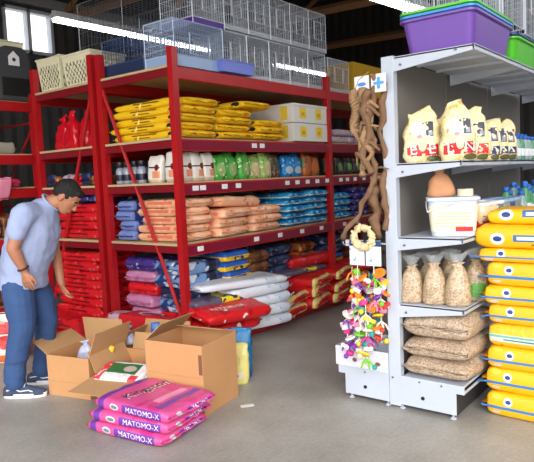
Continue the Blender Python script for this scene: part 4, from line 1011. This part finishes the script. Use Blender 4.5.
# ------------------------------------------------------------------ yellow stack at the right edge
def ybag(name, T, band=True, blueh=.35):
    sh = [('n', 6, .64, (248, 206, 60)), ('e', (-.17, -.25, T*.66), (.028, .1, .03), (246, 246, 240)), ('e', (-.17, -.25, T*.66), (.018, .1, .014), (34, 60, 130)), ('b', (.14, -.25, T*.6), (.04, .1, .012), (110, 180, 170)), ('b', (.25, -.25, T*.6), (.03, .1, .018), (236, 236, 230))]
    if band: sh += [('b', (0, -.25, T*.38), (.5, .2, T*.06), (66, 130, 196)), ('e', (-.24, -.25, T*.2), (.03, .1, .008), (240, 200, 190))]
    return printed(name, (248, 186, 20), sh, bump=.2, bscale=10)
YTS = [.15, .148, .135, .14, .122, .118, .148, .08]
YS = 'yellow bags stacked at the right edge'
YZ = 0; YBAGS = []
for i, T in enumerate(YTS):
    dx = [.0, .02, .015, .02, .03, .01, .0, -.02][i]; dy = [.0, .01, .0, -.01, -.005, .012, -.012, .03][i]
    m = ybag('yellow_bag_print', T, i != 3)
    if i == 3: m = printed('yellow_white_bag_print', (246, 190, 40), [('b', (.0, -.25, T*.40), (.5, .2, T*.16), (222, 230, 214)), ('b', (.0, -.25, T*.48), (.5, .2, T*.05), (120, 180, 170)), ('b', (.03, -.25, T*.34), (.24, .2, T*.03), (60, 130, 150)), ('n', 12, .66, (226, 150, 30))], bump=.5)
    o = sack('feed_bag', .60, .42, T*1.01, m, (3.80+dx, .875+dy, YZ), -PI/2+.02*((i % 3)-1), i, 'yellow bag with blue seam band in the right-edge floor stack, %s' % word(i, 11) if i != 3 else 'yellow bag with pale green and white band, fourth from bottom of the right-edge stack', 'feed bag', YS, rough=.5, crimp=.03, tuck=.03, q_=.15, p=10)
    if i != 3: YBAGS.append((o, T))
    YZ += T*.985
MYT = printed('yellow_top_bag_print', (248, 186, 20), [('e', (-.19, -.22, .06), (.042, .1, .034), (246, 246, 240)), ('e', (-.19, -.22, .06), (.026, .1, .016), (34, 60, 130)), ('b', (-.03, -.22, .065), (.07, .1, .02), (60, 110, 170)), ('b', (-.03, -.22, .065), (.05, .11, .01), (220, 232, 240)),
    ('b', (.09, -.22, .062), (.045, .1, .020), (226, 130, 60)), ('b', (.06, -.22, .028), (.06, .1, .006), (170, 110, 30)), ('e', (.28, -.22, .06), (.06, .1, .05), (40, 150, 150)), ('b', (0, .0, .14), (.3, .07, .03), (60, 80, 150)), ('b', (0, .09, .14), (.3, .02, .03), (220, 60, 70)), ('b', (0, -.08, .14), (.3, .01, .03), (110, 110, 160))], bump=.2, bscale=10)
sack('feed_bag', .66, .44, .14, MYT, (3.79, .90, YZ), -PI/2-.03, 2, 'yellow feed bag with oval emblem and blue printed box, second from top of the stack', 'feed bag', YS, rough=.7, crimp=.03)
sack('feed_bag', .60, .42, .09, MYT, (3.84, .88, YZ+.138), -PI/2+.05, 1, 'yellow feed bag lying on top of the stack, blue and red top print', 'feed bag', YS, rough=.8, crimp=.03)
STR = mat('blue_seam_tape', (70, 130, 200), .6)
for q, (o, T) in enumerate(YBAGS):
    b = MB(); zc = T*.38; L_ = .03*((q*7) % 4)/3
    b.tube([(-.27, -.19, zc), (-.31, -.205, zc), (-.33-L_, -.2+.01*(q % 3), zc-.012*(q % 2))], [.007, .005, .008], n=6)
    b.build('seam_tape_end', STR, o)

# ------------------------------------------------------------------ cardboard boxes
def carton(name, loc, rz, w, d, h, flaps, label, group=None):
    """near-left floor corner at loc; w along local x, d along local y. flaps: side -> (length, angle outward from vertical in degrees)"""
    e = empty(name, loc, rz); tag(e, label, 'box', group)
    b = MB(); t = .006
    b.box(0, w, 0, d, 0, t); b.box(0, w, 0, t, t, h); b.box(0, w, d-t, d, t, h); b.box(0, t, t, d-t, t, h); b.box(w-t, w, t, d-t, t, h)
    b.build('box_body', CARD, e)
    for side, (L, ang, cut) in flaps.items():
        a = R(ang); s, c = math.sin(a)*L, math.cos(a)*L
        if side == 'x0': p, q, o = Vector((0, 0, h)), Vector((0, d, h)), Vector((-s, 0, c))
        if side == 'x1': p, q, o = Vector((w, 0, h)), Vector((w, d, h)), Vector((s, 0, c))
        if side == 'y0': p, q, o = Vector((0, 0, h)), Vector((w, 0, h)), Vector((0, -s, c))
        if side == 'y1': p, q, o = Vector((0, d, h)), Vector((w, d, h)), Vector((0, s, c))
        nrm = (q-p).cross(o).normalized()*t*.8
        ax = (q-p).normalized()*cut
        vs = [p, q, q+o-ax, p+o+ax]; vs = vs+[v+nrm for v in vs]
        b = MB(); b.add(vs, [(3, 2, 1, 0), (4, 5, 6, 7), (0, 1, 5, 4), (1, 2, 6, 5), (2, 3, 7, 6), (3, 0, 4, 7)]); b.build('flap', CARDIN, e)
    return e
GB = 'open cardboard boxes on the floor'
# box A: corner (2.435,3.548) to (2.344,3.926): local y along that edge
rA = math.atan2(.378, -.091)-PI/2
boxA = carton('cardboard_box', (2.435, 3.548, 0), rA, .42, .385, .295, {'x0': (.0001, 0, 0), 'y1': (.16, 60, .01), 'x1': (.19, -8, .005), 'y0': (.19, 20, .01)}, 'open cardboard box beside the man\'s shoes, holding clear and yellow packs', GB)
b = MB(); b.box(-.0012, 0, .01, .375, .105, .108); b.build('crease_line', TAPE, boxA)
boxB = carton('cardboard_box', (2.53, 3.11, 0), rA, .40, .38, .19, {'x0': (.26, 98, -.02), 'y1': (.17, 25, .01), 'x1': (.20, 15, .01)}, 'low open cardboard box in the middle with a red and white pouch inside', GB)
rC = math.atan2(.07, .42)
boxC = carton('cardboard_box', (2.645, 2.64, 0), rC, .41, .46, .46, {'y1': (.17, -48, .02), 'x1': (.13, -75, .03)}, 'tall open cardboard box behind the pink bags', GB)
b = MB(); b.box(-.0012, 0, .01, .45, .245, .25); b.build('crease_line', TAPE, boxC)
b = MB(); b.box(-.0016, 0, .004, .03, .27, .40); b.build('hand_slot', mat('slot_dark', (120, 84, 56), .9), boxC)
M_RP = printed('red_green_pouch', (232, 232, 232), [('b', (-.17, 0, .05), (.055, .3, .2), (220, 50, 60)), ('n', 30, .62, (236, 210, 210)), ('b', (.0, .02, .05), (.12, .06, .2), (50, 110, 60)), ('e', (.05, .02, .05), (.05, .035, .2), (190, 170, 160)), ('b', (.13, -.08, .05), (.03, .03, .2), (220, 70, 80))])
sack('treat_pouch', .37, .22, .07, M_RP, (2.545, 3.30, .165), rA-PI/2+.05, 1, 'red, white and green pouch lying in the low cardboard box', 'pouch', tilt=(.25, 0))
M_YP = mat('yellow_pack', (236, 190, 40), .4, bump=.3)
pouch('treat_pouch', .11, .05, .15, M_YP, (2.62, 3.64, .19), -.9, 1, 'small yellow pack sticking up in the left cardboard box', 'pouch', tilt=(0, .3))
CLB = mat('clear_wrapped_pack', (176, 180, 205), .15, var=.3, scale=30, bump=.8, bscale=20)
for i, (x, y, z, s, l) in enumerate(((2.62, 3.84, .21, .13, 'in the left cardboard box beside the yellow one'), (2.92, 3.72, .26, .13, 'behind the left cardboard box, against the red stack'))):
    pouch('wrapped_pack', s, .09, .14, CLB, (x, y, z), -.9, i, 'crumpled clear-wrapped pack %s' % l, 'pack', 'clear-wrapped packs', neck=.75, rough=1.6)
pouch('treat_pouch', .07, .04, .1, mat('small_blue_pack', (20, 90, 170), .35, bump=.3), (3.02, 3.5, .33), -.9, 1, 'small blue pack seen above the middle cardboard box', 'pouch')
c4 = carton('cardboard_box', (2.90, 3.25, 0), rA, .34, .46, .27, {'x1': (.14, 10, .02), 'y1': (.12, -30, .01), 'y0': (.14, 30, .01)}, 'cardboard box standing behind the other three, only its flaps showing', GB)
# blue and yellow bags by the tall box
M_BB = printed('blue_box_bag', (24, 116, 170), [('n', 10, .62, (16, 80, 130))])
M_YY = printed('pale_yellow_bag', (226, 214, 130), [('e', (-.01, -.05, .18), (.05, .1, .05), (206, 190, 110)), ('e', (-.01, -.05, .17), (.025, .1, .02), (216, 130, 70)), ('b', (0, -.05, .07), (.055, .1, .022), (232, 220, 214)), ('e', (.0, -.05, .065), (.025, .12, .012), (206, 80, 80))])
pouch('feed_bag', .24, .12, .37, M_BB, (3.36, 2.98, 0), -.95, 1, 'blue bag standing on the floor behind the tall cardboard box', 'bag', topw=.95)
pouch('feed_bag', .19, .09, .30, M_YY, (3.235, 2.885, 0), -.95, 0, 'pale yellow bag standing in front of the blue bag', 'bag', topw=.95)
o = box('paper_scrap', -.045, .045, -.02, .02, 0, .002, TAGW); o.location = (2.93, 2.53, .001); o.rotation_euler = (0, 0, -.6); tag(o, 'small white paper scrap on the concrete beside the tall box', 'scrap')

# ------------------------------------------------------------------ pink bags in front
def pinkmat(T):
    return printed('pink_bag_print', (220, 84, 148), [('n', 7, .62, (214, 60, 138)),
        ('b', (.09, -.23, T*.5), (.155, .07, T*.34), (108, 56, 160)),                 # purple strip, long side
        ('e', (-.13, -.22, T*.5), (.038, .1, T*.28), (206, 206, 214)), ('e', (-.13, -.22, T*.5), (.028, .1, T*.14), (110, 130, 130)),
        ('b', (.245, .06, T*.4), (.06, .11, T*.26), (120, 62, 168)),                  # purple strip, short end
        ('e', (.245, -.12, T*.5), (.08, .03, T*.26), (200, 206, 210)),
        ('b', (-.245, 0, T*.5), (.025, .3, T), (112, 60, 160)),
        ('b', (.19, .0, T), (.026, .18, T*.5), (120, 62, 168)), ('b', (.11, .02, T), (.028, .13, T*.4), (244, 150, 200))], bump=.4, bscale=12, rough=.32)
PT = .073
PMs = pinkmat(PT)
LP = mat('pink_white_print', (246, 226, 240), .4, var=0)
LK = mat('black_print', (26, 24, 28), .4, var=0)
rP = math.atan2(-.5, .06)   # local x from far-left corner to near corner
base = Vector((2.345, 2.845, 0))
for i, (dx, dy, dr) in enumerate(((0, 0, .0), (.015, -.02, .05), (.03, -.05, -.03))):
    o = sack('feed_bag', .60, .44, PT, PMs, (base.x+dx, base.y+dy, i*PT*.97), rP+dr, i, 'pink and purple feed bag on the floor, %s of the three' % ['bottom', 'middle', 'top'][i], 'feed bag', 'pink bags on the floor', rough=1.3, crimp=.02, tuck=.05)
    lettering(o, 'MATOMO-X', .046, (.10, -.2, PT*.5), (1, 0, 0), (0, 0, 1), LP, bold=1.05)
    lettering(o, 'MATOMO', .036, (.26, .06, PT*.5), (0, 1, 0), (0, 0, 1), LP, bold=.9)
    if i == 2:
        lettering(o, 'Kingston', .105, (-.075, .028, 0), (.1, .98, 0), (-.98, .1, 0), LW, push=.004, name='logo_outline', bold=1.0)
        lettering(o, 'Kingston', .10, (-.088, .02, 0), (.1, .98, 0), (-.98, .1, 0), LK, push=.006, name='logo')

# ------------------------------------------------------------------ the man
def ell(c, r, rot=None, n=10):
    out = []
    for i in range(n+1):
        th = PI*i/n
        for k_ in range(n*2 if 0 < i < n else 1):
            a = PI*k_/n; p = Vector((math.sin(th)*math.cos(a)*r[0], math.sin(th)*math.sin(a)*r[1], math.cos(th)*r[2]))
            if rot: p = rot @ p
            out.append(p+Vector(c))
    return out
def sph(c, r): return ell(c, (r, r, r), n=7)
def blob(name, hulls, voxel, m, parent, smooth=3, disp=None):
    bm = bmesh.new()
    for hpts in hulls:
        vs = [bm.verts.new(p) for p in hpts]
        r_ = bmesh.ops.convex_hull(bm, input=vs)
        dead = [g_ for g_ in r_['geom_interior'] if isinstance(g_, bmesh.types.BMVert)]
        bmesh.ops.delete(bm, geom=dead, context='VERTS')
    me = bpy.data.meshes.new(name); bm.to_mesh(me); bm.free()
    o = bpy.data.objects.new(name, me); COL.objects.link(o)
    md = o.modifiers.new('r', 'REMESH'); md.mode = 'VOXEL'; md.voxel_size = voxel; md.use_smooth_shade = True
    if smooth: s = o.modifiers.new('s', 'SMOOTH'); s.iterations = smooth; s.factor = .6
    dg = bpy.context.evaluated_depsgraph_get(); dg.update()
    nm_ = bpy.data.meshes.new_from_object(o.evaluated_get(dg)); bpy.data.objects.remove(o)
    nm_.name = name; nm_.materials.clear(); nm_.materials.append(m)
    if disp:
        nm_.calc_loop_triangles()
        ns = [v.normal.copy() for v in nm_.vertices]
        for v, nn in zip(nm_.vertices, ns): v.co += nn*disp(v.co)
    nm_.polygons.foreach_set('use_smooth', [True]*len(nm_.polygons))
    return link(bpy.data.objects.new(name, nm_), parent)
def limb(pts):   # [(centre, radius)...] -> hull per segment
    return [sph(a[0], a[1])+sph(b_[0], b_[1]) for a, b_ in zip(pts[:-1], pts[1:])]
SKIN = mat('skin', (176, 118, 88), .5, var=.06, scale=10)
SHIRT = mat('pale_blue_cotton', (156, 168, 202), .85, var=.06, scale=9, bump=.2, bscale=30)
JEAN = mat('blue_denim', (52, 80, 126), .85, var=.22, scale=9, bump=.25, bscale=60)
HAIR = mat('dark_hair', (18, 14, 13), .7, var=.2, bump=.8, bscale=120)
man = empty('person', (2.27, 4.13, 0), math.atan2(-.787, .617)); tag(man, 'man in pale blue t-shirt and jeans bending over the open cardboard boxes', 'person')
V = Vector
hr = Matrix.Rotation(R(47), 3, 'Y')          # head pitched down: local +x forward
hc = V((.412, 0, 1.428))
def hp(x, y, z): return hc + hr @ V((x, y, z))
def he(x, y, z, r): return ell(hp(x, y, z), r, hr)
hulls = []
hulls.append(he(-.005, 0, .03, (.098, .076, .092)) )                       # skull
hulls.append(he(.03, 0, .0, (.068, .064, .075))+he(.055, 0, -.085, (.032, .03, .022)))   # face and jaw
hulls.append(he(.0, 0, -.03, (.07, .062, .06))+he(.052, 0, -.088, (.028, .036, .02)))
hulls.append(he(.092, 0, .012, (.008, .008, .008))+he(.112, 0, -.026, (.011, .014, .01))+he(.088, 0, -.03, (.01, .018, .008)))  # nose
hulls.append(he(.083, .028, .022, (.014, .022, .008))+he(.083, -.028, .022, (.014, .022, .008)))   # brow
hulls.append(he(.09, 0, -.052, (.010, .022, .006))); hulls.append(he(.088, 0, -.064, (.010, .02, .007)))  # lips
hulls.append(he(.075, 0, -.09, (.014, .016, .012)))
for s in (-1, 1): hulls.append(he(-.005, s*.078, -.005, (.018, .008, .032))+he(-.002, s*.072, -.02, (.01, .008, .012)))
hulls += limb([((.36, 0, 1.40), .060), ((.27, 0, 1.375), .062), ((.20, 0, 1.33), .08)])     # neck
tor = [((.17, 0, 1.28), (.11, .17, .10)), ((.13, 0, 1.12), (.12, .155, .12)), ((.07, 0, .95), (.115, .15, .10)), ((.04, 0, .84), (.12, .16, .09))]
for a, b_ in zip(tor[:-1], tor[1:]): hulls.append(ell(a[0], a[1])+ell(b_[0], b_[1]))
NS, NE, NW = V((.18, -.205, 1.325)), V((.105, -.245, 1.095)), V((.155, -.205, .935))
FS, FE, FW = V((.20, .19, 1.30)), V((.215, .235, 1.05)), V((.285, .13, .79))
hulls += limb([(NS, .062), (NS.lerp(NE, .5), .054), (NE, .043), (NE.lerp(NW, .35), .043), (NW, .029)])
hulls += limb([(FS, .062), (FS.lerp(FE, .5), .052), (FE, .043), (FE.lerp(FW, .35), .042), (FW, .028)])
def hand(W_, axis, side, curl, thumb):
    """palm from wrist along axis; side = direction across the knuckles from index to little finger"""
    a = axis.normalized(); s = (side-a*side.dot(a)).normalized(); n_ = a.cross(s)
    out = [ell(W_+a*.02, (.024, .024, .024))+[p for q in (-.028, .028) for p in ell(W_+a*.078+s*q, (.012, .012, .012), n=6)]]
    for i, (o_, L_) in enumerate(((-.031, .072), (-.010, .082), (.011, .076), (.031, .06))):
        p0 = W_+a*.072+s*o_; c = curl*(1+.12*i); sp = s*o_*.25
        d1 = (a*math.cos(c*.5)+n_*math.sin(c*.5)); d2 = (a*math.cos(c*1.1)+n_*math.sin(c*1.1)); d3 = (a*math.cos(c*1.6)+n_*math.sin(c*1.6))
        p1 = p0+d1*L_*.46+sp; p2 = p1+d2*L_*.32; p3 = p2+d3*L_*.24
        out += limb([(p0, .0098), (p1, .0088), (p2, .0082), (p3, .0070)])
    t0 = W_+a*.03-s*.02; t1 = W_+a*.055-s*.048+n_*.012; t2 = t1+(a*.8-s*.2+n_*.3).normalized()*.03; t3 = t2+(a*.95+n_*.3).normalized()*.025
    out += limb([(t0, .014), (t1, .011), (t2, .0095), (t3, .008)])
    return out
hulls += hand(NW, V((.12, .05, -1)), V((-.9, .35, -.1)), .35, 1)
hulls += hand(FW, V((.32, -.05, -1)), V((-.25, .9, 0)), .5, 1)
# legs and feet inside the clothes
hulls += limb([((.04, -.09, .84), .085), ((.065, -.10, .53), .055), ((-.01, -.1, .30), .05), ((-.02, -.1, .10), .036)])
hulls += limb([((.05, .09, .84), .085), ((.15, .14, .50), .055), ((.11, .16, .28), .048), ((.07, .18, .10), .036)])
hulls.append(sph((-.05, -.1, .05), .03)+ell((.12, -.1, .04), (.05, .03, .015))); hulls.append(sph((.05, .18, .05), .03)+ell((.2, .18, .04), (.05, .03, .015)))
body = blob('body', hulls, .0052, SKIN, man, 3)
# shirt
def wr(c):
    return .010*noise.noise(V((c.x*7, c.y*7, c.z*5))) + .009*noise.noise(V((c.x*16+c.z*8, c.y*12, c.z*14)))
sh = []
st = [((.245, 0, 1.375), (.085, .105, .055)), ((.185, 0, 1.30), (.15, .20, .10)), ((.155, 0, 1.17), (.185, .205, .10)), ((.11, 0, 1.03), (.185, .20, .10)), ((.065, 0, .90), (.17, .195, .06)), ((.055, 0, .80), (.168, .195, .03))]
for a, b_ in zip(st[:-1], st[1:]): sh.append(ell(a[0], a[1])+ell(b_[0], b_[1]))
sh.append(sph(NS, .085)+ell(V((.2, -.08, 1.33)), (.1, .08, .07))); sh.append(sph(NS, .084)+sph(NS.lerp(NE, .52), .074))
sh.append(sph(FS, .085)+ell(V((.2, .08, 1.33)), (.1, .08, .07))); sh.append(sph(FS, .082)+sph(FS.lerp(FE, .5), .07))
shirt = blob('t_shirt', sh, .008, SHIRT, man, 4, wr)
b = MB(); P = []
for i in range(17):
    a = 2*PI*i/16; P.append((.303+.066*math.cos(a)*.75, .072*math.sin(a), 1.392-.060*math.cos(a)))
b.tube(P, .009, n=8); b.build('collar', SHIRT, man, smooth=True)
# jeans
jn = [ell((.045, 0, .86), (.15, .175, .06))+ell((.04, 0, .79), (.145, .175, .05))]
nl = [((.05, -.09, .80), .115), ((.065, -.1, .66), .108), ((.07, -.1, .53), .092), ((.03, -.1, .38), .083), ((-.01, -.1, .22), .076), ((-.018, -.1, .12), .076)]
fl = [((.09, .09, .80), .105), ((.14, .12, .66), .098), ((.15, .14, .50), .086), ((.125, .155, .34), .074), ((.085, .17, .20), .068), ((.07, .18, .105), .068)]
jn += limb(nl)+limb(fl)
def jw(c): return .006*noise.noise(V((c.x*10, c.y*10, c.z*16))) + .006*noise.noise(V((c.x*5, c.y*5, c.z*30)))*(1 if c.z < .3 else .4)
blob('jeans', jn, .0075, JEAN, man, 3, jw)
# hair
hh = [he(-.016, 0, .045, (.098, .081, .088)), he(-.052, 0, .012, (.055, .074, .062)), he(.055, 0, .085, (.035, .055, .03)), he(-.005, .060, .025, (.045, .020, .035)), he(-.005, -.060, .025, (.045, .020, .035))]
blob('hair', hh, .006, HAIR, man, 2, lambda c: .004*noise.noise(c*60))
# face details
EYW = mat('eye', (230, 226, 220), .3, var=0); EYD = mat('pupil', (24, 18, 16), .2, var=0)
for s in (-1, 1):
    b = MB(); b.ball(tuple(hp(.079, s*.030, .006)), .0085); b.build('eye', EYW, man, smooth=True)
    b = MB(); b.ball(tuple(hp(.0865, s*.030, .004)), .005); b.build('pupil', EYD, man, smooth=True)
    b = MB(); b.tube([hp(.090, s*.014, .026), hp(.093, s*.03, .031), hp(.082, s*.048, .026)], .005, n=6); b.build('eyebrow', HAIR, man, smooth=True)
b = MB(); b.tube([hp(.098, -.018, -.058), hp(.101, 0, -.058), hp(.098, .018, -.058)], .0025, n=5); b.build('mouth_line', mat('lip', (150, 84, 76), .5), man)
# wrist band
d_ = (NW-NE).normalized(); c_ = NE.lerp(NW, .90)
b = MB(); u_ = d_.orthogonal().normalized(); w_ = d_.cross(u_)
b.tube([c_+(u_*math.cos(2*PI*i/18)+w_*math.sin(2*PI*i/18))*.034 for i in range(19)], .0075, n=8, cap=False); b.build('wristband', mat('dark_leather', (58, 40, 34), .6), man, smooth=True)
# shoes
SHOE = mat('slate_blue_canvas', (62, 72, 96), .8, var=.12, scale=30); SOLE = mat('white_rubber', (228, 228, 232), .5, var=.03)
def shoe(hx, y, L=.30):
    b = MB(); rings = []; prof = [(0, .034, .062), (.04, .040, .085), (.09, .040, .10), (.14, .041, .085), (.19, .046, .065), (.24, .046, .05), (.28, .034, .042), (L, .012, .032)]
    for (x, w_, h_) in prof:
        rings.append([(hx+x, y+w_*math.cos(a_), .022+max(0, math.sin(a_))*h_*(.9)) for a_ in [2*PI*i/16 for i in range(16)]])
    loft(b, rings); o = b.build('shoe', SHOE, man, smooth=True)
    b = MB(); rings = []
    pts = []
    for i in range(24):
        a = 2*PI*i/24; x = hx+L/2-.003+(L/2+.008)*math.copysign(abs(math.cos(a))**.8, math.cos(a)); w_ = .05 if math.cos(a) > 0 else .043
        pts.append((x, y+w_*math.sin(a)))
    loft(b, [[(x, yy, 0) for x, yy in pts], [(x, yy, .034) for x, yy in pts]]); b.build('sole', SOLE, o, bevel=.004)
    for s in (-1, 1):
        b = MB(); b.tube([(hx+.03, y+s*.040, .062), (hx+.09, y+s*.043, .072), (hx+.13, y+s*.045, .055), (hx+.19, y+s*.0475, .062), (hx+.22, y+s*.047, .05)], .0045, n=6); b.build('side_stripe', SOLE, o)
    b = MB()
    for i in range(4):
        x = hx+.13+.022*i; z = .108-.011*i; b.tube([(x, y-.026, z-.016), (x, y, z-.002), (x, y+.026, z-.016)], .0035, n=5)
    b.build('laces', SOLE, o)
shoe(-.10, -.10); shoe(-.04, .18)

# ------------------------------------------------------------------ light: overcast daylight through the open shop front
wd = bpy.data.worlds.new('sky'); SC.world = wd; wd.use_nodes = True
nt = wd.node_tree; bg = nt.nodes['Background']
tc = nt.nodes.new('ShaderNodeTexCoord'); sp = nt.nodes.new('ShaderNodeSeparateXYZ'); nt.links.new(tc.outputs['Generated'], sp.inputs[0])
cr = nt.nodes.new('ShaderNodeValToRGB'); cr.color_ramp.elements[0].position = .0; cr.color_ramp.elements[0].color = (.55, .53, .5, 1)
cr.color_ramp.elements[1].position = .12; cr.color_ramp.elements[1].color = (.95, .97, 1.0, 1)
nt.links.new(sp.outputs[2], cr.inputs[0]); nt.links.new(cr.outputs[0], bg.inputs['Color'])
bg.inputs['Strength'].default_value = 2.2
sun = bpy.data.lights.new('sun', 'SUN'); sun.energy = 1.7; sun.angle = R(40); sun.color = (1, .97, .93)
so = bpy.data.objects.new('sun', sun); COL.objects.link(so)
dv = Vector((.74, .60, -.42)); so.rotation_euler = dv.to_track_quat('-Z', 'Y').to_euler()
vs_ = SC.view_settings; vs_.view_transform = 'Standard'; vs_.look = 'None'; vs_.gamma = 1; vs_.exposure = .38; vs_.use_curve_mapping = False
